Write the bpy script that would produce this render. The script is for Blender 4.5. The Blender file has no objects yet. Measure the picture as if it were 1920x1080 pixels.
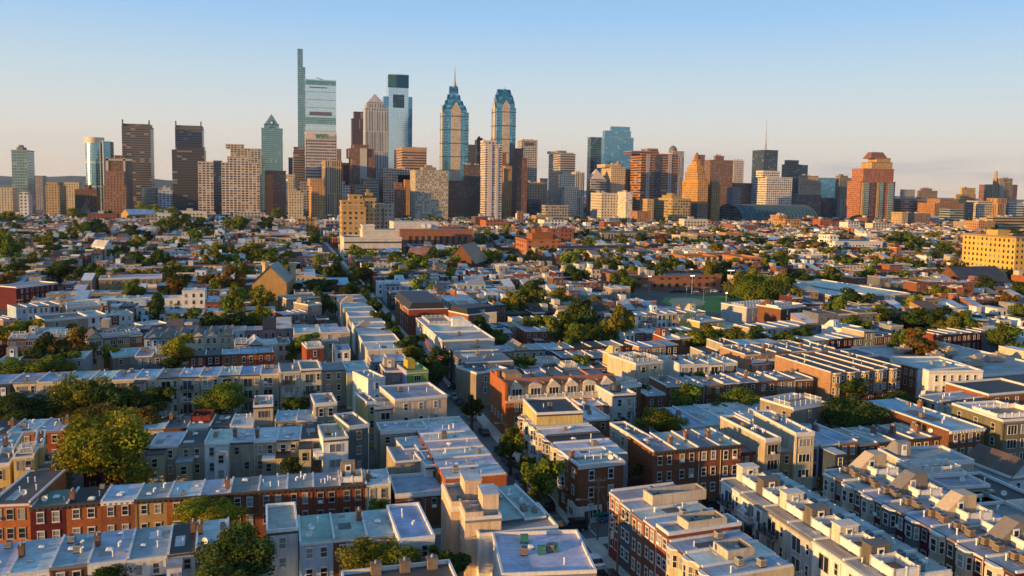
import bpy, math, random
from mathutils import Vector, Matrix
R_ = math.radians
scene = bpy.context.scene
COL = scene.collection
random.seed(7)
# ------------------------------------------------------------------ camera
F, CX, CY, YAW, PIT, ROL, H = 1560., 960., 481., R_(16.1), R_(4.8), R_(.95), 55.
fw = Vector((math.sin(YAW)*math.cos(PIT), math.cos(YAW)*math.cos(PIT), -math.sin(PIT)))
rt = Vector((math.cos(YAW), -math.sin(YAW), 0))
up = rt.cross(fw)
cam = bpy.data.cameras.new('camera'); co = bpy.data.objects.new('camera', cam); COL.objects.link(co)
r2 = rt*math.cos(ROL) + up*math.sin(ROL)
u2 = up*math.cos(ROL) - rt*math.sin(ROL)
m = Matrix((r2, u2, -fw)).transposed().to_4x4(); m.translation = Vector((0, 0, H))
co.matrix_world = m
cam.sensor_width = 36; cam.lens = F/1920*36
cam.shift_y = -(540-CY)/1920; cam.clip_start = 1; cam.clip_end = 60000
scene.camera = co
# ------------------------------------------------------------------ sky and sun
SUN_EL, SUN_AZ = R_(6.3), R_(253)          # azimuth clockwise from +Y (up the street): low in the west
w = bpy.data.worlds.new("World"); scene.world = w; w.use_nodes = True
nt = w.node_tree; nt.nodes.clear()
def nn(t, kind, **k):
    n = t.nodes.new(kind)
    for a, b in k.items(): setattr(n, a, b)
    return n
sky = nn(nt, 'ShaderNodeTexSky', sky_type='NISHITA', sun_disc=False)
sky.sun_elevation = SUN_EL; sky.sun_rotation = SUN_AZ
sky.altitude = 100; sky.air_density = 1.0; sky.dust_density = 1.0; sky.ozone_density = 3.0
tcw = nn(nt, 'ShaderNodeTexCoord'); sx = nn(nt, 'ShaderNodeSeparateXYZ'); nt.links.new(tcw.outputs['Generated'], sx.inputs[0])
ramp = nn(nt, 'ShaderNodeValToRGB'); el = ramp.color_ramp.elements
STOPS = [(0, (.80, .64, .49)), (.03, (.78, .665, .55)), (.07, (.69, .67, .63)), (.12, (.54, .65, .71)), (.19, (.33, .54, .80)), (.27, (.22, .43, .72)), (.5, (.15, .33, .58)), (1, (.12, .27, .48))]
for i, (p_, c_) in enumerate(STOPS):
    e_ = el[i] if i < 2 else el.new(p_)
    e_.position = p_; e_.color = (*c_, 1)
nt.links.new(sx.outputs[2], ramp.inputs[0])
# thin grey lilac cloud bars low on the horizon
mpw = nn(nt, 'ShaderNodeMapping'); mpw.inputs['Scale'].default_value = (3.2, 3.2, 34); nt.links.new(tcw.outputs['Generated'], mpw.inputs[0])
nzw = nn(nt, 'ShaderNodeTexNoise'); nzw.inputs['Scale'].default_value = 2.2; nzw.inputs['Detail'].default_value = 6; nzw.inputs['Roughness'].default_value = .55; nt.links.new(mpw.outputs[0], nzw.inputs['Vector'])
def mrw(v, a, b, c, d):
    n = nn(nt, 'ShaderNodeMapRange')
    for i, x in enumerate((a, b, c, d)): n.inputs[i+1].default_value = x
    nt.links.new(v, n.inputs[0]); return n.outputs[0]
def mulw(a, b):
    n = nn(nt, 'ShaderNodeMath', operation='MULTIPLY'); nt.links.new(a, n.inputs[0]); nt.links.new(b, n.inputs[1]); return n.outputs[0]
cf = mulw(mulw(mrw(nzw.outputs['Fac'], .47, .66, 0, .75), mrw(sx.outputs[2], .052, .02, 0, 1)), mrw(sx.outputs[0], .05, .7, .12, 1))
mxw = nn(nt, 'ShaderNodeMix', data_type='RGBA'); nt.links.new(cf, mxw.inputs[0]); nt.links.new(ramp.outputs[0], mxw.inputs[6]); mxw.inputs[7].default_value = (.46, .45, .50, 1)
bg = nn(nt, 'ShaderNodeBackground'); bg.inputs[1].default_value = .065
bg2 = nn(nt, 'ShaderNodeBackground'); bg2.inputs[1].default_value = .75; nt.links.new(mxw.outputs[2], bg2.inputs[0])
ad = nn(nt, 'ShaderNodeMixShader'); ad.inputs[0].default_value = .86
wo = nn(nt, 'ShaderNodeOutputWorld')
nt.links.new(sky.outputs[0], bg.inputs[0]); nt.links.new(bg.outputs[0], ad.inputs[1]); nt.links.new(bg2.outputs[0], ad.inputs[2]); nt.links.new(ad.outputs[0], wo.inputs[0])
sl = bpy.data.lights.new('sun', 'SUN'); so = bpy.data.objects.new('sun', sl); COL.objects.link(so)
sl.energy = 5.0; sl.angle = R_(.55); sl.color = (1, .55, .155)
sd = Vector((math.sin(SUN_AZ)*math.cos(SUN_EL), math.cos(SUN_AZ)*math.cos(SUN_EL), math.sin(SUN_EL)))
so.rotation_euler = (-sd).to_track_quat('-Z', 'Y').to_euler(); so.location = sd*500
scene.view_settings.view_transform = 'Standard'; scene.view_settings.look = 'None'
scene.view_settings.exposure = 0.75; scene.view_settings.gamma = 1
scene.cycles.use_denoising = True
scene.cycles.max_bounces = 5; scene.cycles.diffuse_bounces = 3; scene.cycles.transparent_max_bounces = 6
# ------------------------------------------------------------------ from the photograph's pixels (1920 wide) to the place
def ray(x, y):
    X = (x-CX)/F; Y = (CY-y)/F
    u = X*math.cos(ROL)-Y*math.sin(ROL); v = X*math.sin(ROL)+Y*math.cos(ROL)
    return fw + rt*u + up*v
def at(x, y, z):
    d = ray(x, y); t = (z-H)/d.z
    return Vector((d.x*t, d.y*t, z))
def atY(x, y, Y):
    d = ray(x, y); t = Y/d.y
    return Vector((d.x*t, Y, H+d.z*t))
def pr(p):
    p = Vector(p)-Vector((0, 0, H)); a, b, c = p.dot(rt), p.dot(up), p.dot(fw)
    if c < 1: return (-9999, -9999)
    u, v = a/c, b/c
    return CX+F*(u*math.cos(ROL)+v*math.sin(ROL)), CY-F*(v*math.cos(ROL)-u*math.sin(ROL))
# ------------------------------------------------------------------ materials
MATS = {}
def newmat(name):
    m = bpy.data.materials.new(name); m.use_nodes = True; t = m.node_tree
    b = t.nodes['Principled BSDF']; return m, t, b
def lk(t, a, b): t.links.new(a, b)
def math_(t, op, a, b=None, c=None):
    n = nn(t, 'ShaderNodeMath', operation=op)
    for i, x in enumerate((a, b, c)):
        if x is None: continue
        if isinstance(x, (int, float)): n.inputs[i].default_value = x
        else: lk(t, x, n.inputs[i])
    return n.outputs[0]
def mixc(t, f, a, b, mode='MIX'):
    n = nn(t, 'ShaderNodeMix', data_type='RGBA', blend_type=mode)
    for i, x in ((0, f), (6, a), (7, b)):
        if isinstance(x, (int, float)): n.inputs[i].default_value = x
        elif isinstance(x, tuple): n.inputs[i].default_value = x if len(x) == 4 else (*x, 1)
        else: lk(t, x, n.inputs[i])
    return n.outputs[2]
def noise(t, vec, scale, detail=3, rough=.6):
    n = nn(t, 'ShaderNodeTexNoise'); n.inputs['Scale'].default_value = scale
    n.inputs['Detail'].default_value = detail; n.inputs['Roughness'].default_value = rough
    lk(t, vec, n.inputs['Vector']); return n.outputs['Fac']
def rng(t, v, a, b, c, d):
    n = nn(t, 'ShaderNodeMapRange')
    for i, x in enumerate((a, b, c, d)): n.inputs[i+1].default_value = x
    lk(t, v, n.inputs[0]); return n.outputs[0]
def vscale(t, vec, s):
    n = nn(t, 'ShaderNodeMapping'); n.inputs['Scale'].default_value = s; lk(t, vec, n.inputs[0]); return n.outputs[0]
def world_offset(t):   # object coordinates shifted by the object's own random number, so no two look alike
    tc = nn(t, 'ShaderNodeTexCoord'); oi = nn(t, 'ShaderNodeObjectInfo')
    a = nn(t, 'ShaderNodeVectorMath', operation='ADD'); lk(t, tc.outputs['Object'], a.inputs[0])
    s = math_(t, 'MULTIPLY', oi.outputs['Random'], 517.); lk(t, s, a.inputs[1])
    return tc, oi, a.outputs[0]
def wallmat(name, brick=False, streak=.25):
    m, t, b = newmat(name); tc, oi, vec = world_offset(t)
    n1 = rng(t, noise(t, vec, .35, 4), .3, .7, .82, 1.12)
    n2 = rng(t, noise(t, vscale(t, vec, (2.2, 2.2, .18)), 1.0, 3), .45, .75, 1.0, 1-streak)
    n3 = rng(t, noise(t, vec, 5., 2), .3, .7, .9, 1.08)
    k = math_(t, 'MULTIPLY', math_(t, 'MULTIPLY', n1, n2), n3)
    c = mixc(t, 1.0, oi.outputs['Color'], k, 'MULTIPLY')
    if brick:
        uv = nn(t, 'ShaderNodeUVMap')
        br = nn(t, 'ShaderNodeTexBrick'); br.inputs['Scale'].default_value = 1
        br.inputs['Brick Width'].default_value = .42; br.inputs['Row Height'].default_value = .16
        br.inputs['Mortar Size'].default_value = .018; br.inputs['Bias'].default_value = 0
        br.inputs['Color1'].default_value = (.72, .72, .72, 1); br.inputs['Color2'].default_value = (1.2, 1.16, 1.12, 1)
        br.inputs['Mortar'].default_value = (1.15, 1.25, 1.35, 1)
        lk(t, uv.outputs[0], br.inputs['Vector'])
        c = mixc(t, .8, c, br.outputs['Color'], 'MULTIPLY')
    lk(t, c, b.inputs['Base Color']); b.inputs['Roughness'].default_value = .85
    b.inputs['Specular IOR Level'].default_value = .2
    return m
def roofmat(name):
    m, t, b = newmat(name); tc, oi, vec = world_offset(t)
    n1 = rng(t, noise(t, vec, .3, 5, .65), .32, .68, .62, 1.15)
    n2 = rng(t, noise(t, vscale(t, vec, (.5, 3.0, 1)), .8, 3), .5, .72, 1.0, .72)
    sp = nn(t, 'ShaderNodeSeparateXYZ'); lk(t, tc.outputs['Object'], sp.inputs[0])
    wob = math_(t, 'MULTIPLY', noise(t, vec, .6), .12)
    fr = math_(t, 'FRACT', math_(t, 'ADD', math_(t, 'MULTIPLY', sp.outputs[1], .95), wob))
    seam = rng(t, fr, 0, .07, .68, 1.0)
    fr2 = math_(t, 'FRACT', math_(t, 'ADD', math_(t, 'MULTIPLY', sp.outputs[0], .21), wob))
    seam2 = rng(t, fr2, 0, .02, .8, 1.0)
    n4 = rng(t, noise(t, vec, 1.7, 3), .62, .72, 1.0, .6)
    vo = nn(t, 'ShaderNodeTexVoronoi', distance='CHEBYCHEV'); vo.inputs['Scale'].default_value = .3; lk(t, vscale(t, vec, (1, .55, 1)), vo.inputs['Vector'])
    pz = rng(t, vo.outputs['Color'], 0, 1, .84, 1.12)
    k = math_(t, 'MULTIPLY', math_(t, 'MULTIPLY', math_(t, 'MULTIPLY', n1, n2), math_(t, 'MULTIPLY', seam, seam2)), math_(t, 'MULTIPLY', n4, pz))
    wm = rng(t, noise(t, vec, .22, 3), .45, .7, 0, .55)
    c = mixc(t, 1.0, mixc(t, wm, oi.outputs['Color'], mixc(t, 1.0, oi.outputs['Color'], (1.05, .93, .8, 1), 'MULTIPLY')), k, 'MULTIPLY')
    lk(t, c, b.inputs['Base Color']); b.inputs['Roughness'].default_value = .6
    return m
def plain(name, col, rough=.7, metal=0, noisy=.15, sc=2.0):
    m, t, b = newmat(name); tc, oi, vec = world_offset(t)
    k = rng(t, noise(t, vec, sc, 3), .3, .7, 1-noisy, 1+noisy)
    lk(t, mixc(t, 1.0, (*col, 1), k, 'MULTIPLY'), b.inputs['Base Color'])
    b.inputs['Roughness'].default_value = rough; b.inputs['Metallic'].default_value = metal
    return m
def objcol(name, rough=.6, noisy=.12, spec=.3, sc=2.0):
    m, t, b = newmat(name); tc, oi, vec = world_offset(t)
    k = rng(t, noise(t, vec, sc, 3), .3, .7, 1-noisy, 1+noisy)
    lk(t, mixc(t, 1.0, oi.outputs['Color'], k, 'MULTIPLY'), b.inputs['Base Color'])
    b.inputs['Roughness'].default_value = rough; b.inputs['Specular IOR Level'].default_value = spec
    return m
def glassmat(name, base=(.018, .022, .028)):
    m, t, b = newmat(name); oi = nn(t, 'ShaderNodeObjectInfo')
    f = rng(t, oi.outputs['Random'], .55, .6, 0, .75)
    g = rng(t, oi.outputs['Random'], .8, .82, 1, .25)
    c = mixc(t, math_(t, 'MULTIPLY', f, g), (*base, 1), (.32, .33, .33, 1))
    lk(t, c, b.inputs['Base Color']); b.inputs['Roughness'].default_value = .08
    b.inputs['Specular IOR Level'].default_value = .6
    return m
BRICK = wallmat('brick_wall', True, .15); STUCCO = wallmat('stucco_wall', False, .35); ROOF = roofmat('roof_sheet')
COPING = objcol('coping'); GLASS = glassmat('window_glass'); FRAME = objcol('window_frame', .5)
WHITE = plain('white_paint', (.72, .71, .68)); DARKM = plain('dark_metal', (.035, .036, .04), .5); GREYM = plain('grey_metal', (.3, .31, .32), .45)
WOOD = plain('weathered_wood', (.2, .12, .07), .85); CONC = plain('concrete', (.3, .285, .26), .9, 0, .2, .5)
PAINT = objcol('painted_part', .5)
# facades of far towers: bays and storeys in metres from the wall's own UV
def facade(name, bw, fh, wx, wz, glass=(.03, .04, .05), rough=.12, metal=0., lit=.25, blind=(.3, .29, .27), base=.0, col2=None, wallmetal=0., wallrough=.8, vary=.25):
    if name in MATS: return MATS[name]
    m, t, b = newmat(name); oi = nn(t, 'ShaderNodeObjectInfo'); uv = nn(t, 'ShaderNodeUVMap')
    sp = nn(t, 'ShaderNodeSeparateXYZ'); lk(t, uv.outputs[0], sp.inputs[0])
    u = math_(t, 'DIVIDE', sp.outputs[0], bw); v = math_(t, 'DIVIDE', sp.outputs[1], fh)
    fu = math_(t, 'ABSOLUTE', math_(t, 'SUBTRACT', math_(t, 'FRACT', u), .5)); fv = math_(t, 'ABSOLUTE', math_(t, 'SUBTRACT', math_(t, 'FRACT', v), .5))
    mu = math_(t, 'LESS_THAN', fu, wx*.5); mv = math_(t, 'LESS_THAN', fv, wz*.5)
    mask = math_(t, 'MULTIPLY', mu, mv)
    cell = nn(t, 'ShaderNodeCombineXYZ'); lk(t, math_(t, 'FLOOR', u), cell.inputs[0]); lk(t, math_(t, 'FLOOR', v), cell.inputs[1])
    wn = nn(t, 'ShaderNodeTexWhiteNoise', noise_dimensions='3D'); lk(t, cell.outputs[0], wn.inputs[0])
    lk(t, math_(t, 'MULTIPLY', oi.outputs['Random'], 91.), cell.inputs[2])
    r = wn.outputs[0]
    gcol = mixc(t, rng(t, r, 1-lit-.01, 1-lit, 0, 1), (*glass, 1), (*blind, 1))
    gcol = mixc(t, 1.0, gcol, rng(t, r, 0, 1, 1-vary, 1+vary), 'MULTIPLY')
    tc = nn(t, 'ShaderNodeTexCoord')
    k = math_(t, 'MULTIPLY', rng(t, noise(t, tc.outputs['Object'], .05, 4), .3, .7, .85, 1.12), rng(t, noise(t, tc.outputs['Object'], .6, 3), .3, .7, .9, 1.1))
    wcol = mixc(t, 1.0, oi.outputs['Color'], k, 'MULTIPLY')
    lk(t, wcol, b.inputs['Base Color']); b.inputs['Roughness'].default_value = wallrough; b.inputs['Metallic'].default_value = wallmetal
    g = nn(t, 'ShaderNodeBsdfPrincipled'); lk(t, gcol, g.inputs['Base Color'])
    g.inputs['Roughness'].default_value = rough; g.inputs['Metallic'].default_value = metal; g.inputs['Specular IOR Level'].default_value = .7
    mx = nn(t, 'ShaderNodeMixShader'); lk(t, mask, mx.inputs[0]); lk(t, b.outputs[0], mx.inputs[1]); lk(t, g.outputs[0], mx.inputs[2])
    out = [n for n in t.nodes if n.type == 'OUTPUT_MATERIAL'][0]; lk(t, mx.outputs[0], out.inputs[0])
    MATS[name] = m; return m
# ------------------------------------------------------------------ mesh building
class MB:
    def __init__(s): s.v = []; s.f = []; s.m = []; s.c = []
    def face(s, pts, m=0, c=None):
        n = len(s.v); s.v += [tuple(p) for p in pts]; s.f.append(tuple(range(n, n+len(pts)))); s.m.append(m); s.c.append(c); return s
    def box(s, x0, x1, y0, y1, z0, z1, m=0, top=True, bottom=False, c=None, mt=None, faces='SNWE', ct=None):
        if 'S' in faces: s.face([(x0, y0, z0), (x1, y0, z0), (x1, y0, z1), (x0, y0, z1)], m, c)
        if 'N' in faces: s.face([(x1, y1, z0), (x0, y1, z0), (x0, y1, z1), (x1, y1, z1)], m, c)
        if 'W' in faces: s.face([(x0, y1, z0), (x0, y0, z0), (x0, y0, z1), (x0, y1, z1)], m, c)
        if 'E' in faces: s.face([(x1, y0, z0), (x1, y1, z0), (x1, y1, z1), (x1, y0, z1)], m, c)
        if top: s.face([(x0, y0, z1), (x1, y0, z1), (x1, y1, z1), (x0, y1, z1)], m if mt is None else mt, ct or c)
        if bottom: s.face([(x0, y1, z0), (x1, y1, z0), (x1, y0, z0), (x0, y0, z0)], m, c)
        return s
    def prism(s, poly, z0, z1, m=0, mt=None, top=True, poly2=None, bottom=False):  # counter-clockwise polygon; poly2 = the top outline
        q = poly2 or poly; n = len(poly)
        for i in range(n):
            j = (i+1) % n
            s.face([(*poly[i], z0), (*poly[j], z0), (*q[j], z1), (*q[i], z1)], m)
        if top: s.face([(*p, z1) for p in q], m if mt is None else mt)
        if bottom: s.face([(*p, z0) for p in reversed(poly)], m)
        return s
    def tube(s, p, q, r, n=6, r2=None, m=0):
        p, q = Vector(p), Vector(q); d = (q-p).normalized(); a = d.orthogonal().normalized(); b = d.cross(a); r2 = r if r2 is None else r2
        ring = lambda c, rr: [c+(a*math.cos(6.28319*i/n)+b*math.sin(6.28319*i/n))*rr for i in range(n)]
        A, B = ring(p, r), ring(q, max(r2, .001))
        for i in range(n):
            j = (i+1) % n; s.face([A[i], A[j], B[j], B[i]], m)
        s.face(list(reversed(A)), m); s.face(B, m); return s
    def cone(s, poly, z0, apex, m=0):
        n = len(poly)
        for i in range(n): s.face([(*poly[i], z0), (*poly[(i+1) % n], z0), apex], m)
        return s
    def mesh(s, name, mats):
        me = bpy.data.meshes.new(name); me.from_pydata(s.v, [], s.f)
        for k in mats: me.materials.append(k)
        me.polygons.foreach_set('material_index', s.m)
        uv = me.uv_layers.new(name='UVMap'); buf = []
        for f in s.f:
            a, b, c = (Vector(s.v[f[i]]) for i in (0, 1, 2)); n = (b-a).cross(c-a)
            if abs(n.x)+abs(n.y) > .3*abs(n.z)+1e-9:
                t = Vector((-n.y, n.x, 0)).normalized()
                for i in f: p = Vector(s.v[i]); buf += [p.dot(t), p.z]
            else:
                for i in f: buf += [s.v[i][0], s.v[i][1]]
        uv.data.foreach_set('uv', buf)
        if any(c is not None for c in s.c):
            at_ = me.color_attributes.new('Col', 'FLOAT_COLOR', 'CORNER'); cb = []
            for f, c in zip(s.f, s.c):
                cb += list((*(c or (.3, .3, .3)), 1))*len(f)
            at_.data.foreach_set('color', cb)
        me.update(); return me
def rgba(c): return (*c[:3], 1)
def ob(name, me, parent=None, loc=None, rot=None, color=None, sc=None):
    o = bpy.data.objects.new(name, me); COL.objects.link(o)
    if parent: o.parent = parent
    if loc is not None: o.location = loc
    if rot: o.rotation_euler = (0, 0, rot)
    if color: o.color = rgba(color)
    if sc: o.scale = sc
    return o
def mk(name, mb, mats, parent=None, **k): return ob(name, mb.mesh(name, mats), parent, **k)
ALL = []
def tag(o, label, cat, group=None, kind=None):
    o['label'] = label; o['category'] = cat
    if group: o['group'] = group
    if kind: o['kind'] = kind
    ALL.append(o); return o
def thing(name, label, cat, loc=(0, 0, 0), rot=0, group=None):
    return tag(ob(name, None, None, loc, rot), label, cat, group)
def struct(o): o['kind'] = 'structure'; return o
# footprints already taken (2 m cells), and named anchors for the labels of trees
OCC = set(); ANCH = []
def mark(o2, w_, d_, pad=1.0):
    """o2: (x, y, rot) frame of a footprint w_ by d_"""
    x, y, r = o2; c, s = math.cos(r), math.sin(r); n = int((w_+2*pad)/1.0)+1; k = int((d_+2*pad)/1.0)+1
    for i in range(n+1):
        for j in range(k+1):
            a = -pad+(w_+2*pad)*i/n; b = -pad+(d_+2*pad)*j/k
            OCC.add((int((x+a*c-b*s)//2), int((y+a*s+b*c)//2)))
def taken(x, y, r, w_, d_):
    c, s = math.cos(r), math.sin(r); n = int(w_/1.5)+1; k = int(d_/1.5)+1
    for i in range(n+1):
        for j in range(k+1):
            a = w_*i/n; b = d_*j/k
            if (int((x+a*c-b*s)//2), int((y+a*s+b*c)//2)) in OCC: return True
    return False
# ------------------------------------------------------------------ colours of real materials, with the words for them
WC = dict(maroon=((.085, .013, .018), 'maroon brick', 1), orange=((.34, .105, .035), 'orange brick', 1), red=((.23, .058, .032), 'red brick', 1),
    brown=((.16, .07, .037), 'brown brick', 1), rust=((.22, .078, .038), 'rust brown brick', 1), tan=((.38, .235, .095), 'tan brick', 1), cream=((.52, .43, .28), 'cream', 0),
    pale=((.56, .5, .38), 'pale cream', 0), white=((.72, .71, .69), 'white', 0), gray=((.24, .25, .27), 'grey', 0), lgray=((.46, .46, .46), 'light grey', 0),
    slate=((.13, .145, .17), 'slate grey', 0), navy=((.05, .075, .14), 'navy blue', 0), blue=((.09, .16, .27), 'blue', 0), teal=((.07, .12, .135), 'dark teal', 0), yellow=((.58, .45, .18), 'yellow', 0),
    peach=((.64, .47, .33), 'peach', 0), dark=((.045, .045, .05), 'black clad', 0), olive=((.15, .135, .085), 'olive', 0), beige=((.4, .34, .26), 'beige', 0), taupe=((.27, .22, .17), 'taupe', 0),
    mauve=((.3, .19, .18), 'mauve brick', 1), pink=((.5, .3, .26), 'pink', 0), lav=((.4, .35, .6), 'lavender', 0), green=((.16, .3, .08), 'green', 0), dirty=((.36, .32, .24), 'stained cream', 0),
    adobe=((.34, .2, .115), 'reddish tan brick', 1), lblue=((.36, .48, .58), 'pale blue', 0), mint=((.3, .5, .36), 'mint green', 0), purple=((.2, .07, .16), 'purple brick', 1))
RC = dict(white=((.53, .57, .6), 'white'), w=((.53, .57, .6), 'white'), black=((.018, .018, .021), 'black'), b=((.018, .018, .021), 'black'), gray=((.2, .205, .21), 'grey'), g=((.2, .205, .21), 'grey'),
    lg=((.34, .36, .37), 'light grey'), teal=((.33, .42, .45), 'pale teal'), t=((.33, .42, .45), 'pale teal'), brown=((.11, .075, .06), 'brown'), n=((.11, .075, .06), 'brown'), s=((.09, .105, .12), 'slate'),
    sil=((.44, .48, .5), 'silver'), blue=((.3, .43, .54), 'pale blue'), tan=((.33, .26, .2), 'tan'), gs=((.14, .17, .16), 'green grey'))
ORD = 'first second third fourth fifth sixth seventh eighth ninth tenth eleventh twelfth thirteenth fourteenth fifteenth sixteenth seventeenth eighteenth'.split()
WM = {}; DIM = {}
def window_mesh(w_, h_, part, style='l'):
    k = (round(w_, 2), round(h_, 2), part, style)
    if k in WM: return WM[k]
    b = MB(); a = w_/2
    if part in ('pane', 'both'): b.face([(-a, -.03, 0), (a, -.03, 0), (a, -.03, h_), (-a, -.03, h_)], 0)
    if part in ('frame', 'both'):
        t = .075; m = 1 if part == 'both' else 0
        for x0, x1, z0, z1 in ((-a-t, -a, -t, h_+t), (a, a+t, -t, h_+t), (-a, a, -t, 0), (-a, a, h_, h_+t)): b.box(x0, x1, -.1, .02, z0, z1, m, bottom=True)
        if style == 's':    # sliding door: upright in the middle
            b.box(-.05, .05, -.07, -.02, 0, h_, m)
        elif style == 'm':  # mullioned wide window
            for q in (-a/3, a/3): b.box(q-.04, q+.04, -.07, -.02, 0, h_, m)
        else:
            b.box(-a, a, -.07, -.02, h_*.5-.04, h_*.5+.04, m, bottom=True)
        if style == 'l':    # stone sill and lintel
            b.box(-a-.14, a+.14, -.14, .02, -t-.1, -t, m, bottom=True); b.box(-a-.12, a+.12, -.12, .02, h_+t, h_+t+.11, m, bottom=True)
    WM[k] = b.mesh('window_'+part, [GLASS, FRAME] if part == 'both' else [GLASS] if part == 'pane' else [FRAME]); return WM[k]
def put_window(par, x, y, z, rot, w_, h_, style='l', fine=True, fc=(.66, .65, .62), name='window'):
    if not fine:
        return ob(name, window_mesh(w_, h_, 'both', style), par, (x, y, z), rot, fc)
    p = ob(name, window_mesh(w_, h_, 'pane', style), par, (x, y, z), rot)
    ob('frame', window_mesh(w_, h_, 'frame', style), p, (0, 0, 0), 0, fc); return p
SIDE = {'S': lambda w_, d_: (0, 0, 0, w_), 'W': lambda w_, d_: (0, d_, -math.pi/2, d_), 'E': lambda w_, d_: (w_, 0, math.pi/2, d_), 'N': lambda w_, d_: (w_, d_, math.pi, w_)}
def face_windows(par, side, w_, d_, tops, xs, ww=.76, wh=1.38, style='l', fine=True, fc=(.66, .65, .62), off=0.0, skip=()):
    x0, y0, r, L = SIDE[side](w_, d_)
    for iz, zt in enumerate(tops):
        for ix, fx in enumerate(xs):
            if (ix, iz) in skip: continue
            x = fx*L; put_window(par, x0+math.cos(r)*x+math.sin(r)*off, y0+math.sin(r)*x-math.cos(r)*off, zt-wh, r, ww, wh, style, fine, fc)
SH = {}
def shared(key, fn):
    if key not in SH: SH[key] = fn()
    return SH[key]
def m_pipe(): return MB().tube((0, 0, 0), (0, 0, .75), .09, 8).tube((0, 0, .75), (0, 0, .9), .14, 8).mesh('vent_pipe', [WHITE])
def m_elbow(): return MB().tube((0, 0, 0), (0, 0, .6), .16, 8).tube((0, 0, .6), (.3, 0, .7), .16, 8).mesh('vent', [WHITE])
def m_sky(): 
    b = MB().box(-.5, .5, -.5, .5, 0, .18, 0); b.prism([(-.45, -.45), (.45, -.45), (.45, .45), (-.45, .45)], .18, .4, 1, poly2=[(-.2, -.2), (.2, -.2), (.2, .2), (-.2, .2)]); return b.mesh('skylight', [GREYM, WHITE])
def m_hatch(): return MB().box(-.5, .5, -.4, .4, 0, .35).mesh('roof_hatch', [GREYM])
def m_ac():
    b = MB().box(-.45, .45, -.45, .45, .12, .95, 0); b.tube((0, 0, .95), (0, 0, 1.0), .36, 10, m=1)
    b.box(-.47, .47, -.47, .47, 0, .1, 1); 
    for z in (.3, .45, .6, .75): b.box(-.47, .47, -.47, .47, z, z+.05, 1, top=True)
    return b.mesh('air_conditioner', [PAINT, DARKM])
def m_chim():
    b = MB().box(-.32, .32, -.45, .45, 0, 1.3, 0); b.box(-.4, .4, -.53, .53, 1.3, 1.45, 0, bottom=True)
    for y in (-.22, .22): b.tube((0, y, 1.45), (0, y, 1.8), .13, 8, m=1)
    return b.mesh('chimney', [BRICK, CONC])
def m_dish():
    b = MB().tube((0, 0, 0), (0, 0, .6), .04, 6, m=0)
    n = 12; P = [Vector((.45*math.cos(6.2832*i/n), -.18, .75+.45*math.sin(6.2832*i/n))) for i in range(n)]
    c = Vector((0, .02, .72))
    for i in range(n): b.face([c, P[i], P[(i+1) % n]], 1); b.face([c+Vector((0, .02, 0)), P[(i+1) % n], P[i]], 1)
    b.tube((0, -.1, .3), (0, -.4, .75), .025, 5); return b.mesh('satellite_dish', [GREYM, WHITE])
ROOFBITS = dict(v=('vent_pipe', m_pipe), e=('vent', m_elbow), k=('skylight', m_sky), h=('roof_hatch', m_hatch), a=('air_conditioner', m_ac), c=('chimney', m_chim), d=('satellite_dish', m_dish))
def roof_bit(par, code, x, y, z, rot=0, color=(.4, .38, .35), s=1.0):
    n, fn = ROOFBITS[code]; return ob(n, shared(code, fn), par, (x, y, z), rot, color, (s, s, s))
def railing_mesh(pts, h_=1.05, closed=False):
    b = MB(); P = list(pts)+([pts[0]] if closed else [])
    for (x0, y0), (x1, y1) in zip(P, P[1:]):
        L = math.hypot(x1-x0, y1-y0); n = max(1, round(L/1.7))
        for i in range(n+1):
            x, y = x0+(x1-x0)*i/n, y0+(y1-y0)*i/n; b.box(x-.08, x+.08, y-.08, y+.08, 0, h_+.15)
        for z0, z1 in ((h_-.1, h_+.02), (.08, .18)): b.tube((x0, y0, (z0+z1)/2), (x1, y1, (z0+z1)/2), .055, 4)
        k = max(2, int(L/.2))
        for i in range(k):
            x, y = x0+(x1-x0)*(i+.5)/k, y0+(y1-y0)*(i+.5)/k; b.tube((x, y, .1), (x, y, h_-.05), .035, 4)
    return b
def solid_rail(pts, h_=1.0, t=.1, closed=False):   # boarded fence-like balustrade with posts
    b = MB(); P = list(pts)+([pts[0]] if closed else [])
    for (x0, y0), (x1, y1) in zip(P, P[1:]):
        L = math.hypot(x1-x0, y1-y0) or 1; n = max(1, round(L/1.9)); nx, ny = -(y1-y0)/L*t/2, (x1-x0)/L*t/2
        q = [(x0-nx, y0-ny), (x1-nx, y1-ny), (x1+nx, y1+ny), (x0+nx, y0+ny)]
        b.prism(q, .08, h_-.14); b.prism([(x*1.0, y*1.0) for x, y in q], h_-.08, h_)
        for i in range(n+1):
            x, y = x0+(x1-x0)*i/n, y0+(y1-y0)*i/n; b.box(x-.1, x+.1, y-.1, y+.1, 0, h_+.18)
    return b
def deck(par, x0, x1, y0, y1, z, kind='w', floor=(.3, .19, .11)):
    mk('deck_floor', MB().box(x0, x1, y0, y1, 0, .12), [objcol_cached()], par, loc=(0, 0, z+.03), color=floor)
    fn = railing_mesh if kind == 'r' else solid_rail
    mk('deck_railing', fn([(x0+.1, y0+.1), (x1-.1, y0+.1), (x1-.1, y1-.1), (x0+.1, y1-.1)], closed=True), [WHITE if kind != 'b' else DARKM], par, loc=(0, 0, z+.1))
def objcol_cached(): return PAINT
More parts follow.
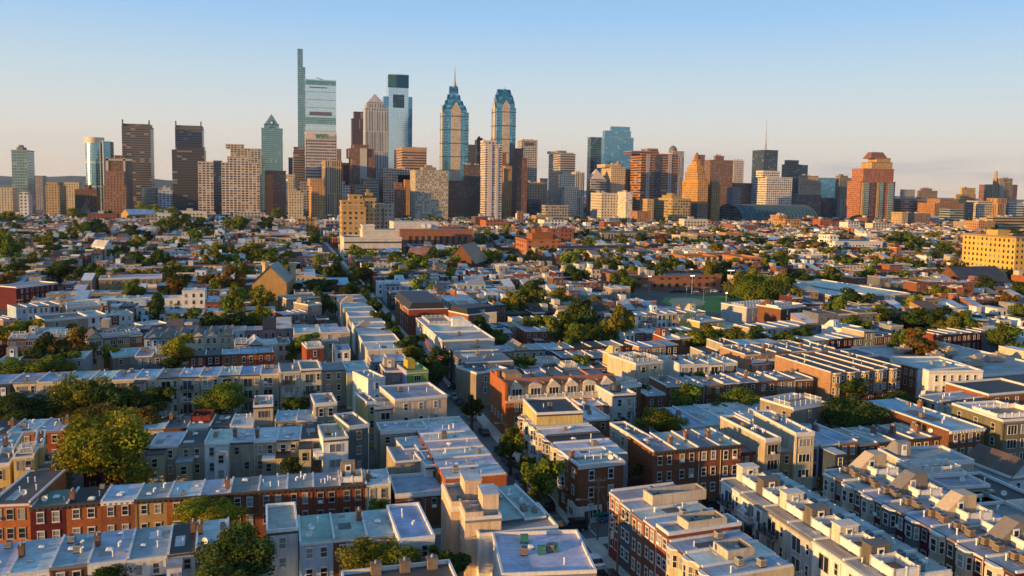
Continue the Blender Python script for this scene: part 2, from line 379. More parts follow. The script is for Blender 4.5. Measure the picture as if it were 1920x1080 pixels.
def penthouse(par, x, y, z, w_, d_, h_, color, slope='N', door='S', rc=(.4, .4, .42)):
    """stair head on a roof: upright at the door end, sloping down at the other"""
    b = MB(); lo = .5
    if slope in 'NS':
        y0, y1 = (y, y+d_); hf, hb = (h_, lo) if slope == 'N' else (lo, h_); ym = y+d_*(.42 if slope == 'N' else .58)
        P = [(y0, 0), (y1, 0), (y1, hb), (ym, h_), (y0, hf)] if slope == 'N' else [(y0, 0), (y1, 0), (y1, hb), (ym, h_), (y0, hf)]
        L = [(x, a, c) for a, c in P]; R = [(x+w_, a, c) for a, c in P]
    elif slope in 'EW':
        hf, hb = (h_, lo) if slope == 'E' else (lo, h_); xm = x+w_*(.42 if slope == 'E' else .58)
        P = [(x, 0), (x+w_, 0), (x+w_, hb), (xm, h_), (x, hf)]
        L = [(a, y+d_, c) for a, c in P]; R = [(a, y, c) for a, c in P]
    else:
        b.box(x, x+w_, y, y+d_, 0, h_); b.box(x-.12, x+w_+.12, y-.12, y+d_+.12, h_, h_+.16, 1, bottom=True); L = None
    if L:
        n = len(L); b.face(list(reversed(L)) if slope in 'NS' else list(reversed(L))); b.face(R)
        for i in range(n):
            j = (i+1) % n
            if i == 0: continue
            b.face([L[i], L[j], R[j], R[i]], 1 if i in (2, 3) else 0)
    o = mk('stair_penthouse', b, [STUCCO, COPING], par, loc=(0, 0, z), color=color)
    if door:
        dx, dy, r = {'S': (x+w_*.5, y, 0), 'N': (x+w_*.5, y+d_, math.pi), 'W': (x, y+d_*.6, -math.pi/2), 'E': (x+w_, y+d_*.5, math.pi/2)}[door]
        dm = shared('pdoor', lambda: MB().box(-.48, .48, -.08, 0, 0, 2.05, 0).box(-.3, .3, -.1, -.08, 1.1, 1.8, 1).mesh('door', [WHITE, GLASS]))
        ob('door', dm, o, (dx, dy, .05), r)
    return o
def frame_of(p0, p1):
    d = p1-p0; return p0.x, p0.y, math.atan2(d.y, d.x), d.to_2d().length
NEAR_FINE = 175.
def body(root, w_, d_, h_, wall, roof, coping=(.6, .59, .57), ch=.28, sides='SWNE', tilt=0.0, brick=None, band=None):
    col, word, isb = WC[wall]; rc = RC[roof][0] if isinstance(roof, str) else roof
    jit = 1+random.uniform(-.12, .12)
    b = MB().box(0, w_, 0, d_, 0, h_, 0, top=False)
    wl = mk('wall', b, [BRICK if isb else STUCCO], root, color=tuple(c*jit for c in col))
    b = MB(); b.face([(0, 0, h_-.02), (w_, 0, h_-.02), (w_, d_, h_-.02+tilt), (0, d_, h_-.02+tilt)], 0)
    rf = mk('roof', b, [ROOF], root, color=tuple(c*random.uniform(.85, 1.1) for c in rc))
    b = MB(); t = .22
    if 'S' in sides: b.box(-.04, w_+.04, -.1, t-.1, h_-.02, h_+ch, bottom=True)
    if 'N' in sides: b.box(-.04, w_+.04, d_-t, d_+.04, h_-.02, h_+ch+tilt)
    if 'W' in sides: b.box(-.05, t, t-.1, d_-t, h_-.02, h_+ch)
    if b.f and 'E' in sides and 'S' not in sides and 'N' not in sides: mk('parapet', b, [COPING], root, color=coping); b = MB()
    if 'E' in sides: b.box(w_-t, w_+.05, t-.1, d_-t, h_-.02, h_+ch)
    if b.f: mk('parapet', b, [COPING], root, color=coping)
    return wl, rf
def cornice(root, w_, h_, col=(.06, .045, .04), d_=.45):
    b = MB().box(0, w_, -d_, -.1, h_-.1, h_+.16, bottom=True).box(0, w_, -d_*.6, 0, h_-.5, h_-.1, bottom=True)
    for i in range(max(2, int(w_/.7))): x = (i+.5)*w_/max(2, int(w_/.7)); b.box(x-.07, x+.07, -d_*.85, -d_*.6, h_-.42, h_-.1, bottom=True)
    mk('cornice', b, [COPING], root, color=col)
def bay(root, x, w_, z0, z1, out=.75, col=(.5, .4, .3), fine=True, rc=(.4, .4, .42), win=True, wh=1.6, tops=None, fc=(.66, .65, .62), mat=None):
    """a three sided bay standing out of the south wall"""
    a, c = w_/2, w_/2-out*.75
    o = mk('bay_window', MB().prism([(-a, .0), (-c, -out), (c, -out), (a, .0)], z0, z1, 0, 1), [mat or STUCCO, COPING], root, loc=(x, 0, 0), color=col)
    mk('bay_cap', MB().prism([(-a-.12, .0), (-c-.08, -out-.14), (c+.08, -out-.14), (a+.12, .0)], z1, z1+.22, bottom=True), [COPING], o, color=(.62, .6, .57))
    if win:
        for zt in (tops or [z1-.6]):
            if zt-wh < z0+.2: continue
            n = 1 if c < .95 else 2
            for i in range(n): put_window(o, (-c+2*c*(i+.5)/n), -out, zt-wh, 0, min(.85, 2*c/n-.3), wh, 'p', False, fc)
            for s in (-1, 1):
                r = math.atan2(out, (a-c))*s; put_window(o, s*(a+c)/2, -out/2, zt-wh, r, .5, wh, 'p', False, fc)
    return o
def railing_on(par, x0, x1, z, out=1.1, col=None):
    mk('balcony', MB().box(x0, x1, -out, -.0, z-.15, z, bottom=True), [PAINT], par, color=(.3, .27, .24))
    mk('balcony_railing', railing_mesh([(x0+.08, -.1), (x0+.08, -out+.08), (x1-.08, -out+.08), (x1-.08, -.1)], .95), [WHITE if col == 'w' else DARKM], par, loc=(0, 0, z))
def house(loc, rot, w_, d_, h_, wall, roof, flags='', label='', cat='rowhouse', group=None, name='rowhouse', wins=(2, 0), sides='WE', ww=.76, wh=1.38, style='l', fc=None, trim=None, fh=2.85, extra=None):
    """flags: n dark cornice, N white cornice, c chimney, v pipes, k skylight, a cooling unit, d dish, h hatch, D deck, R railed deck, P stair penthouse, E rear wing, B bay window,
    S sliding doors with balcony, x no windows, W west windows, T west wall plain, M mansard top, G gable, Y rooftop parapet all round"""
    rcol = RC[roof][0]
    root = thing(name, label, cat, (loc.x, loc.y, 0), rot, group);
    ww *= random.uniform(.88, 1.12); wh *= random.uniform(.9, 1.1)
    dist = (Vector((loc.x, loc.y))).length; fine = dist < NEAR_FINE
    if 'Y' in flags: sides = 'SWNE'
    cop = trim or ((.62, .6, .58) if wall not in ('dark',) else (.1, .1, .1))
    if 'n' in flags: sides = sides.replace('S', '')
    wl, rf = body(root, w_, d_, h_, wall, roof, cop, .28 if sides != 'SWNE' else .45, sides)
    wcol = WC[wall][0]; fc = fc or (random.choice([(.62, .61, .58), (.62, .61, .58), (.5, .44, .36), (.34, .31, .28), (.55, .55, .54)]) if wall not in ('white', 'lgray') else random.choice([(.5, .49, .47), (.66, .65, .62), (.12, .12, .13)]))
    if 'n' in flags: cornice(root, w_, h_)
    elif 'N' in flags: cornice(root, w_, h_, (.6, .58, .54))
    else: mk('gutter', MB().box(0, w_, -.2, -.0, h_-.32, h_-.03, bottom=True), [COPING], root, color=random.choice([(.6, .58, .55), (.08, .07, .07), (.55, .53, .5), (.2, .18, .17)]))
    nf = max(1, int((h_-.5)/fh)); tops = [h_-.85-i*fh for i in range(nf) if h_-.85-i*fh-wh > .3]
    nc = wins[0]
    if 'x' not in flags and nc:
        xs = [(i+.5)/nc*.86+.07 for i in range(nc)]
        if 'S' in flags:
            for i, zt in enumerate(tops):
                put_window(root, w_*.42, 0, zt-2.1, 0, 1.9, 2.0, 's', fine, fc, 'sliding_door')
                put_window(root, w_*.84, 0, zt-1.5, 0, .6, 1.4, 'p', fine, fc)
                if random.random() < .6: railing_on(root, w_*.12, w_*.7, zt-2.15, 1.1, random.choice(['w', 'b', 'b']))
        elif 'B' in flags:
            bay(root, w_*.36, min(2.9, w_*.56), h_-6.1 if h_ > 8 else h_-2.9, h_-.25, .75, WC[extra][0] if extra else wcol, fine, tops=[h_-.85, h_-.85-fh])
            face_windows(root, 'S', w_, d_, tops, [.82], .75, wh, style, fine, fc)
        else: face_windows(root, 'S', w_, d_, tops, xs, ww, wh, style, fine, fc)
    DIM[root] = (w_, d_, h_)
    if dist < 230 and 'x' not in flags and nc and style != 's':
        for i in range(len(tops)):
            if random.random() < .16: ob('window_unit', shared('wunit', lambda: MB().box(-.32, .32, -.34, -.03, 0, .4, bottom=True).mesh('window_unit', [WHITE])), root, (w_*random.choice([.5/nc*.86+.07, 1-(.5/nc*.86+.07)]), 0, tops[i]-wh), 0)
        if random.random() < .45: ob('downspout', MB().tube((0, 0, .2), (0, 0, h_-.3), .05, 5).mesh('downspout', [COPING]), root, (w_-.12 if random.random() < .5 else .15, -.1, 0), 0, random.choice([(.6, .58, .55), (.12, .1, .09)]))
    if 'W' in flags: face_windows(root, 'W', w_, d_, tops, [(i+.5)/max(1, int(d_/3.4)) for i in range(max(1, int(d_/3.4)))], .85, 1.5, 'p', fine, fc)
    z = h_
    if dist < 240 and 'Y' not in flags:
        for q in range(random.choice([1, 2, 3])): roof_bit(root, random.choice('vvkheka'), w_*random.uniform(.15, .85), d_*random.uniform(.12, .88), z-.02, 0, (.3, .27, .24), random.uniform(.6, 1))
        if random.random() < .5:
            x_, y_ = w_*random.uniform(.1, .5), d_*random.uniform(.1, .6); mk('roof_patch', MB().box(x_, x_+w_*random.uniform(.2, .45), y_, y_+d_*random.uniform(.12, .35), z-.02, z+.015), [ROOF], root, color=random.choice([(.5, .5, .5), (.1, .1, .11), (.3, .29, .28), (.6, .6, .6), (.22, .2, .19)]))
    if 'c' in flags: roof_bit(root, 'c', random.choice([.45, w_-.45]), d_*random.uniform(.25, .7), z-.02, 0, (.2, .11, .07))
    if 'v' in flags:
        for i in range(random.choice([2, 3])): roof_bit(root, random.choice('vve'), w_*random.uniform(.3, .8), d_*random.uniform(.2, .8), z-.02)
    if 'k' in flags: roof_bit(root, 'k', w_*random.uniform(.35, .65), d_*random.uniform(.3, .7), z-.02)
    if 'h' in flags: roof_bit(root, 'h', w_*random.uniform(.35, .65), d_*random.uniform(.3, .7), z-.02)
    if 'd' in flags: roof_bit(root, 'd', w_*random.uniform(.2, .8), d_*random.uniform(.1, .4), z-.02, random.uniform(-.8, .3))
    if 'a' in flags:
        for i in range(random.choice([1, 2])): roof_bit(root, 'a', w_*(.3+.3*i), d_*random.uniform(.4, .8), z-.02, 0, random.choice([(.25, .2, .15), (.35, .34, .32)]))
    if 'D' in flags: deck(root, .3, w_-.3, d_*.12, d_*.62, z, 'w')
    if 'R' in flags: deck(root, .3, w_-.3, d_*.12, d_*.62, z, 'r')
    if 'P' in flags: penthouse(root, w_*.1, d_*.55, z-.02, min(2.6, w_*.55), d_*.42, 2.5, wcol if random.random() < .6 else WC[random.choice(['beige', 'cream', 'gray', 'taupe'])][0], 'N', 'S')
    if 'E' in flags:
        ew = w_*random.uniform(.5, .62); eh = h_-random.choice([.6, 2.2, 2.6]); el = random.uniform(2.6, 4.2); side = random.choice([0, 1]); x0 = 0.02 if side else w_-ew-.02
        g = mk('rear_wing', MB().box(0, ew, -el, -.0, 0, eh, 0, top=False), [BRICK if WC[wall][2] else STUCCO], root, loc=(x0, 0, 0), color=tuple(c*random.uniform(.8, 1.1) for c in wcol))
        mk('wing_roof', MB().box(-.06, ew+.06, -el-.1, 0, eh-.02, eh+.13, bottom=True), [ROOF], g, color=random.choice([RC['b'][0], RC['w'][0], RC['lg'][0]]))
        for zt in (eh-.7, eh-3.4):
            if zt > 2: put_window(g, ew*.5, -el, zt-1.4, 0, .85, 1.4, 'p', fine, fc)
    if 'M' in flags:
        b = MB().prism([(0, -.05), (w_, -.05), (w_, d_*.9), (0, d_*.9)], 0, 2.4, 0, 1, poly2=[(0, 1.1), (w_, 1.1), (w_, d_*.9-.6), (0, d_*.9-.6)])
        mk('mansard', b, [PAINT, ROOF], root, loc=(0, 0, z+.1), color=(.035, .037, .045))
    if 'G' in flags:
        b = MB(); hh = w_*.42
        b.face([(0, 0, 0), (w_, 0, 0), (w_/2, 0, hh)], 0); b.face([(w_, d_, 0), (0, d_, 0), (w_/2, d_, hh)], 0)
        mk('gable_slopes', MB().face([(-.2, -.3, -.1), (w_/2, -.3, hh+.05), (w_/2, d_, hh+.05), (-.2, d_, -.1)]).face([(w_/2, -.3, hh+.05), (w_+.2, -.3, -.1), (w_+.2, d_, -.1), (w_/2, d_, hh+.05)]), [ROOF], root, loc=(0, 0, z), color=rcol)
        mk('gable_wall', b, [BRICK if WC[wall][2] else STUCCO, PAINT], root, loc=(0, 0, z), color=wcol if WC[wall][2] else wcol)
    return root
HOUSES = []
def row(phrase, p0, p1, z, d_, specs, breaks=None, name='rowhouse', cat='rowhouse', group=None, wins=2, style='l', fixed=None, **k):
    """a terrace whose facade tops run from pixel p0 to pixel p1 at height z; each spec 'wall,roof[,flags[,extra height]]'"""
    specs = [s.split(',') for s in specs.split(';')]; n = len(specs)
    A, B = (at(*p0, z), at(*p1, z)); x, y, r, L = frame_of(A, B)
    fr = [i/n for i in range(n+1)] if breaks is None else [(b-breaks[0])/(breaks[-1]-breaks[0]) for b in breaks]
    ux, uy = math.cos(r), math.sin(r); mark((x, y, r), L, d_)
    c = at(*[(a+b)/2 for a, b in zip(p0, p1)], z); ANCH.append((c.x-uy*d_/2, c.y+ux*d_/2, phrase))
    out = []
    for i, s in enumerate(specs):
        wall, roof = s[0], s[1]; fl = s[2] if len(s) > 2 else ''; dz = float(s[3]) if len(s) > 3 else 0
        nm, ct = name, cat
        lab = f"{WC[wall][1]} {cat}, {RC[roof][1]} roof, " + (f"{ORD[i]} from {k.get('frm','left')} in {phrase}" if n > 1 else phrase)
        for f, w_ in (('P', 'with stair penthouse'), ('R', 'with railed deck'), ('M', 'with black mansard'), ('G', 'with gable')):
            if f in fl and len(lab.replace('-', ' ').split()) < 14: lab = lab.replace(f' {cat},', f' {cat} {w_},', 1)
        kk = {a: b for a, b in k.items() if a != 'frm'}
        sd = 'W' if i else 'WE'
        sd = 'W' + ('E' if i == n-1 else '')
        o = house(Vector((x+ux*L*fr[i], y+uy*L*fr[i], 0)), r, L*(fr[i+1]-fr[i])-.03, d_*random.uniform(.97, 1.0), z+dz+random.uniform(-.08, .08), wall, roof, fl, lab, ct, group or f"{cat}s in {phrase}", nm, (wins, 0), sd, style=style, **kk)
        out.append(o); HOUSES.append(o)
    return out
def building(label, p0, p1, z, d_, wall, roof, flags='', name='house', cat='house', phrase=None, wins=(2, 0), group=None, **k):
    A, B = at(*p0, z), at(*p1, z); x, y, r, L = frame_of(A, B); mark((x, y, r), L, d_)
    c = at(*[(a+b)/2 for a, b in zip(p0, p1)], z)
    if phrase: ANCH.append((c.x-math.sin(r)*d_/2, c.y+math.cos(r)*d_/2, phrase))
    o = house(A, r, L, d_, z, wall, roof, flags, label, cat, group, name, wins, k.pop('sides', 'SWNE'), **k)
    HOUSES.append(o); return o
# ------------------------------------------------------------------ trees
def leafmat():
    m, t, b = newmat('leaves'); oi = nn(t, 'ShaderNodeObjectInfo'); a = nn(t, 'ShaderNodeAttribute', attribute_name='Col')
    c = mixc(t, 1.0, oi.outputs['Color'], a.outputs['Color'], 'MULTIPLY')
    d = nn(t, 'ShaderNodeBsdfDiffuse'); tr = nn(t, 'ShaderNodeBsdfTranslucent'); lk(t, c, d.inputs[0])
    lk(t, mixc(t, 1.0, c, (1.3, 1.25, .6, 1), 'MULTIPLY'), tr.inputs[0])
    mx = nn(t, 'ShaderNodeMixShader'); mx.inputs[0].default_value = .27; lk(t, d.outputs[0], mx.inputs[1]); lk(t, tr.outputs[0], mx.inputs[2])
    out = [n for n in t.nodes if n.type == 'OUTPUT_MATERIAL'][0]; lk(t, mx.outputs[0], out.inputs[0]); return m
LEAF = leafmat(); BARK = plain('bark', (.09, .065, .045), .95)
def crown_quads(b, rnd, n, size, clumps, cx=0, cy=0, cz=0, rx=1., rz=1., tint=(1, 1, 1), bush=.5):
    cs = []; lobes = []
    for i in range(7 if clumps > 12 else 4):
        a = i*2.4+rnd.uniform(-.5, .5); q = rnd.uniform(.22, .52); lobes.append((q*math.cos(a), q*math.sin(a), rnd.uniform(-.5, .5), rnd.uniform(.42, .6)))
    for i in range(clumps):
        z = rnd.uniform(-.75, .95); a = rnd.uniform(0, 6.2832); rr = math.sqrt(max(0, 1-z*z))*(.95 if z > -.2 else 1.0)
        q = rnd.uniform(.35, .74) if i > 3 else rnd.uniform(0, .3); s = rnd.uniform(.3, .5)
        f = rnd.uniform(.62, 1.2)
        lx, ly, lz, lr = lobes[i % len(lobes)]
        cs.append((lx+rr*math.cos(a)*lr*q*1.3, ly+rr*math.sin(a)*lr*q*1.3, lz+z*lr*q*1.4, s*.62, (f*rnd.uniform(.85, 1.25), f, f*rnd.uniform(.7, 1.1))))
    for i in range(n):
        x, y, z, s, col = cs[i % clumps]
        d = Vector((rnd.gauss(0, 1), rnd.gauss(0, 1), rnd.gauss(0, 1)+.25)).normalized(); q = s*rnd.uniform(.55, 1.12)
        p = Vector((x, y, z))+d*q
        nrm = (d+Vector((rnd.uniform(-1, 1), rnd.uniform(-1, 1), rnd.uniform(-1, 1)))*.8).normalized()
        a = nrm.orthogonal().normalized(); c = nrm.cross(a); an = rnd.uniform(0, 6.28); a, c = a*math.cos(an)+c*math.sin(an), c*math.cos(an)-a*math.sin(an)
        h = size*rnd.uniform(.6, 1.3); k = rnd.uniform(.55, .9); v = rnd.uniform(.86, 1.14)
        P = [p-a*h, p+c*h*k, p+a*h, p-c*h*k]
        b.face([(cx+u.x*rx, cy+u.y*rx, cz+u.z*rz) for u in P], 0, (col[0]*v*tint[0], col[1]*v*tint[1], col[2]*v*tint[2]))
CROWNS = {}
def crown_mesh(level, k):
    if (level, k) in CROWNS: return CROWNS[(level, k)]
    rnd = random.Random(100*k+level); b = MB(); n, size, cl = ((900, .15, 16), (4500, .07, 28), (15500, .036, 56))[level]
    crown_quads(b, rnd, n, size, cl)
    CROWNS[(level, k)] = b.mesh('crown', [LEAF]); return CROWNS[(level, k)]
def trunk_mesh(k):
    rnd = random.Random(k); b = MB(); b.tube((0, 0, 0), (.01, 0, .55), .055, 8, .04)
    for i in range(6):
        a = i*1.05+rnd.uniform(-.3, .3); q = rnd.uniform(.25, .45); m_ = (q*.5*math.cos(a), q*.5*math.sin(a), .68)
        b.tube((.01, 0, .5), m_, .03, 6, .02); b.tube(m_, (q*math.cos(a), q*math.sin(a), .9), .02, 5, .008)
    return b.mesh('trunk', [BARK])
TREES = []; TINT = dict(o=((.165, .17, .028), 'olive'), d=((.055, .09, .026), 'dark green'), g=((.12, .17, .028), 'green'), y=((.24, .245, .03), 'yellow green'), b=((.18, .12, .032), 'brownish'), l=((.17, .24, .038), 'light green'))
def tree(cx, cy, wpx, kind='g', asp=1.0, zc=None, label=None):
    """crown centre and width in pixels; zc = height of the crown's centre above ground"""
    zc = zc or 6.0
    c = at(cx, cy, zc); dist = (c-Vector((0, 0, H))).length; r = wpx/2*dist/F*.98; rz = r*asp
    if zc-rz < .3: rz = max(zc-.3, r*.6)
    lvl = 2 if wpx > 85 else 1 if wpx > 24 else 0; kk = random.randrange(3 if lvl == 2 else 4)
    t = thing('tree', '', 'tree', (c.x, c.y, 0), random.uniform(0, 6.28), 'trees between the houses')
    s = random.uniform(.85, 1.15); col = tuple(v*s for v in TINT[kind][0])
    e = 1.08 if wpx > 80 else 1.28 if wpx > 24 else 1.2
    ob('crown', crown_mesh(lvl, kk), t, (0, 0, zc), random.uniform(0, 6.28), col, (r*e, r*e, rz*e))
    ob('trunk', shared('trunk%d' % (kk % 3), lambda: trunk_mesh(kk)), t, (0, 0, 0), 0, None, (zc*1.1, zc*1.1, zc*1.15))
    TREES.append((t, kind, wpx, asp, cx, cy, label)); return t
# ------------------------------------------------------------------ far towers
FAC = dict(punch=(3.4, 3.5, .42, .52), punch2=(4.6, 4.2, .45, .5), grid=(4.2, 4.0, .68, .56), grid2=(5.5, 4.6, .7, .62), band=(9., 4.2, 1.0, .5), rib=(3.2, 40., .5, .97),
    balc=(5.2, 3.4, .72, .62), stripe=(7., 3.9, 1.0, .55), brick=(3.8, 3.6, .36, .5))
def fac(style, glass=None, **k):
    if style == 'glass': return facade('f_glass', 2.6, 4.2, .9, .9, (.33, .44, .5), .14, .85, .06, (.5, .58, .6), vary=.1, wallmetal=.6, wallrough=.3)
    if style == 'pglass': return facade('f_pglass', 3.0, 4.6, .96, .93, (.55, .66, .68), .12, .85, .03, (.6, .68, .68), vary=.06, wallmetal=.6, wallrough=.3)
    if style == 'bglass': return facade('f_bglass', 3.0, 4.4, .93, .9, (.12, .3, .42), .1, .85, .05, (.3, .42, .5), vary=.12, wallmetal=.5, wallrough=.3)
    if style == 'dglass': return facade('f_dglass', 3.4, 4.2, .9, .85, (.035, .06, .085), .1, .5, .1, (.12, .16, .2), wallrough=.4)
    if style == 'tglass': return facade('f_tglass', 3.2, 3.9, .88, .8, (.13, .26, .29), .12, .65, .06, (.3, .36, .34), vary=.12)
    if style == 'wband': return facade('f_wband', 7., 4.9, 1.0, .6, (.02, .022, .026), .4, 0, .12, (.2, .18, .17))
    if style == 'lit': return facade('f_lit', 3.4, 3.6, .42, .5, (.05, .05, .055), .3, 0, .5, (.55, .5, .44))
    b, f, x, z = FAC[style]; return facade('f_'+style, b, f, x, z, (.03, .034, .04), .2, 0, .1 if style in ('band', 'stripe') else .2, (.2, .19, .18))
TOWERS = []
def depth_for(X, Y, Z, px, lo=3., hi=160.):
    a, b_ = pr((X, Y+lo, Z))[0]-px, pr((X, Y+hi, Z))[0]-px
    if a*b_ > 0: return 24.
    for _ in range(40):
        m_ = (lo+hi)/2
        if (pr((X, Y+m_, Z))[0]-px)*a > 0: lo = m_
        else: hi = m_
    return (lo+hi)/2
def T(label, xs, ytop, Y, style, col, flags='', tiers=(), name='tower', cat='tower', depth=None, group='downtown towers', roofcol=(.16, .15, .15), side=None, xt=()):
    """xs=(back-left, front-left, front-right) pixels when the west wall shows, or (front-left, front-right, back-right) with 'E' in flags"""
    if 'E' in flags: x0, x1, xe = xs
    else: xw, x0, x1 = xs
    A, B = atY(x0, ytop, Y), atY(x1, ytop, Y); Z = (A.z+B.z)/2; W = B.x-A.x
    d = depth or (depth_for(B.x, Y, Z, xe) if 'E' in flags else depth_for(A.x, Y, Z, xw) if xw < x0-1 else max(18., min(W, 40.)))
    t = thing(name, label, cat, (A.x, Y, 0), 0, group); mat = fac(style); smat = fac(side) if side else mat
    zs = [(0, W, 0, d, 0, Z)]
    for tr in tiers:    # (left px, right px, top px[, front inset m, back inset m])
        a, b_ = atY(tr[0], tr[2], Y), atY(tr[1], tr[2], Y); i0 = tr[3] if len(tr) > 3 else 2.; i1 = tr[4] if len(tr) > 4 else 2.
        zs.append((a.x-A.x, b_.x-A.x, i0, d-i1, None, (a.z+b_.z)/2))
    low = 0; prev = None
    zs.sort(key=lambda q: q[5])
    for q in zs:
        b = MB(); z0 = max(0, low-.3); b.box(q[0], q[1], q[2], q[3], z0, q[5], 0, top=False); low = q[5]
        if smat is not mat:
            for i in range(len(b.m)):
                if i in (2, 3): b.m[i] = 1
        mk('wall', b, [mat, smat], t, color=col)
        p_ = .9; b = MB(); b.face([(q[0], q[2], q[5]-.6), (q[1], q[2], q[5]-.6), (q[1], q[3], q[5]-.6), (q[0], q[3], q[5]-.6)])
        mk('roof', b, [ROOF], t, color=roofcol)
        b = MB(); e = .35
        b.box(q[0]-e, q[1]+e, q[2]-e, q[2]+p_, q[5]-.5, q[5]+.8, bottom=True).box(q[0]-e, q[1]+e, q[3]-p_, q[3]+e, q[5]-.5, q[5]+.8, bottom=True)
        b.box(q[0]-e, q[0]+p_, q[2]+p_, q[3]-p_, q[5]-.5, q[5]+.8, bottom=True).box(q[1]-p_, q[1]+e, q[2]+p_, q[3]-p_, q[5]-.5, q[5]+.8, bottom=True)
        mk('parapet', b, [COPING], t, color=tuple(c*.95 for c in col)); last = q
    if 'p' in flags:
        q = last; w_ = q[1]-q[0]; dd = q[3]-q[2]; r = random.Random(int(x0*7+ytop))
        f0 = r.uniform(.12, .3); f1 = r.uniform(.6, .88)
        mk('plant_room', MB().box(q[0]+w_*f0, q[0]+w_*f1, q[2]+dd*.25, q[2]+dd*.75, q[5]-.6, q[5]+5), [STUCCO], t, color=tuple(c*.8 for c in col))
        mk('plant_room', MB().box(q[0]+w_*(f0+.1), q[0]+w_*(f0+.3), q[2]+dd*.3, q[2]+dd*.6, q[5]+5, q[5]+8), [STUCCO], t, color=tuple(c*.7 for c in col))
    if 'u' in flags:    # roof plant: small boxes and stacks
        q = last; r = random.Random(int(x1*3+ytop))
        for i in range(5):
            x = q[0]+(q[1]-q[0])*r.uniform(.1, .8); y = q[2]+(q[3]-q[2])*r.uniform(.15, .8); mk('roof_plant', MB().box(x, x+r.uniform(1.5, 4), y, y+3, q[5]-.6, q[5]+r.uniform(1.5, 3.8)), [PAINT], t, color=(.4, .38, .36))
    for (a, b_, y0, y1, cc) in xt:    # vertical piers or panels standing proud of the south wall
        P, Q = atY(a, y0, Y-.6), atY(b_, y1, Y-.6)
        mk('pier', MB().box(P.x-A.x, Q.x-A.x, -.8, -.02, max(0, Q.z), P.z), [STUCCO], t, color=cc)
    TOWERS.append((t, W, d, Z)); mark((A.x, Y, 0), W, d, 3)
    return t, W, d, Z
# ------------------------------------------------------------------ ground
def groundmat(name, c0, c1, sc=.05):
    m, t, b = newmat(name); tc = nn(t, 'ShaderNodeTexCoord')
    k = rng(t, noise(t, tc.outputs['Object'], sc, 6, .65), .35, .65, 0, 1)
    c = mixc(t, k, (*c0, 1), (*c1, 1)); k2 = rng(t, noise(t, tc.outputs['Object'], 1.1, 4), .3, .7, .8, 1.15)
    lk(t, mixc(t, 1.0, c, k2, 'MULTIPLY'), b.inputs['Base Color']); b.inputs['Roughness'].default_value = .95; return m
ASPH = groundmat('asphalt', (.1, .1, .104), (.15, .146, .14), .2); PAVE = groundmat('pavement', (.44, .39, .32), (.52, .47, .4), .3)
# ================================================================== the near houses, row by row
# --- bottom left, white roofs seen from behind
row('the bottom left white-roofed row', (-52, 1083), (430, 1026), 7.5, 10, "cream,w,v;white,w,c;brown,t,va;white,sil,vkc;white,t,vE;white,b,cE;gray,w,cd", breaks=(-52, 10, 84, 153, 228, 306, 361, 430))
building('white house with a white roof terrace of sun loungers between two high party walls', (500, 1000), (559, 994), 8, 9.5, 'white', 'lg', 'Y', phrase='the white roof terrace house', wins=(1, 0), trim=(.7, .69, .66))
row('the row beside the roof terrace', (562, 1018), (748, 1000), 7.5, 9.5, "lblue,t,dv;brown,t,cE;cream,sil,k", group='small rear houses at the bottom')
building('tall white house with plain pale blue membrane roof', (749, 1016), (815, 1009), 8.2, 12, 'white', 'blue', 'vvY', phrase='the tall blue-roofed house', trim=(.62, .64, .66), wins=(2, 0))
# --- the lower brick row
row('the lower brick row', (56, 951.5), (733, 905), 7.6, 7.2, "maroon,gs,ndk;orange,b,nc;rust,w,Nk;tan,lg,nv;orange,w,n;orange,w,nc;brown,g,ne;rust,lg,nv;red,lg,nv;red,lg,nve;red,s,nDP;pale,w,ck",
    breaks=(56, 118, 179, 239, 298, 357, 413, 468, 523, 575, 628, 681, 733))
L1 = building('orange brick house with brown sloping roof and white side wall, left edge', (-20, 946), (56, 943), 8.2, 14, 'orange', 'n', 'vd', phrase='the brown-roofed corner house', wins=(3, 0), sides='WE')
# --- behind it, the stained rear walls
row('the stained rear row', (280, 837), (605, 822), 7.8, 9, "dirty,w,E;dirty,b,E;white,w,vE;dirty,w,kc;dirty,w,cE;cream,w,hE;cream,b,E", breaks=(280, 333, 380, 428, 472, 516, 560, 605))
building('white modern house with a slanted open balcony at its left corner', (606, 826), (653, 822), 9, 9, 'white', 'lg', 'a', wins=(1, 0), phrase='the slanted balcony house', ww=1.9, style='s')
building('dark teal house with a sunken roof terrace', (654, 803), (692, 798), 10.3, 9, 'teal', 's', 'Ya', wins=(1, 0), phrase='the dark teal house')
building('yellow stucco house with white railed roof deck and grill', (25, 857), (64, 854), 9.6, 7, 'yellow', 'lg', 'R', wins=(2, 0), phrase='the yellow house', sides='WE')
building('taller yellow stucco block with blank side wall beside the yellow deck house', (64, 838), (82, 836), 10, 9, 'yellow', 'lg', 'c', wins=(0, 0))
building('small yellow house with flat grey roof at the left edge', (-20, 875), (18, 872), 8, 9, 'yellow', 'g', 'v', wins=(1, 0))
row('the beige pair behind the yellow house', (-30, 851), (25, 846), 8.3, 11, "beige,blue,v;yellow,t,ck")
row('the beige houses left of the big tree', (64, 880), (124, 874), 6.6, 9, "taupe,g,ac;beige,g,dE")
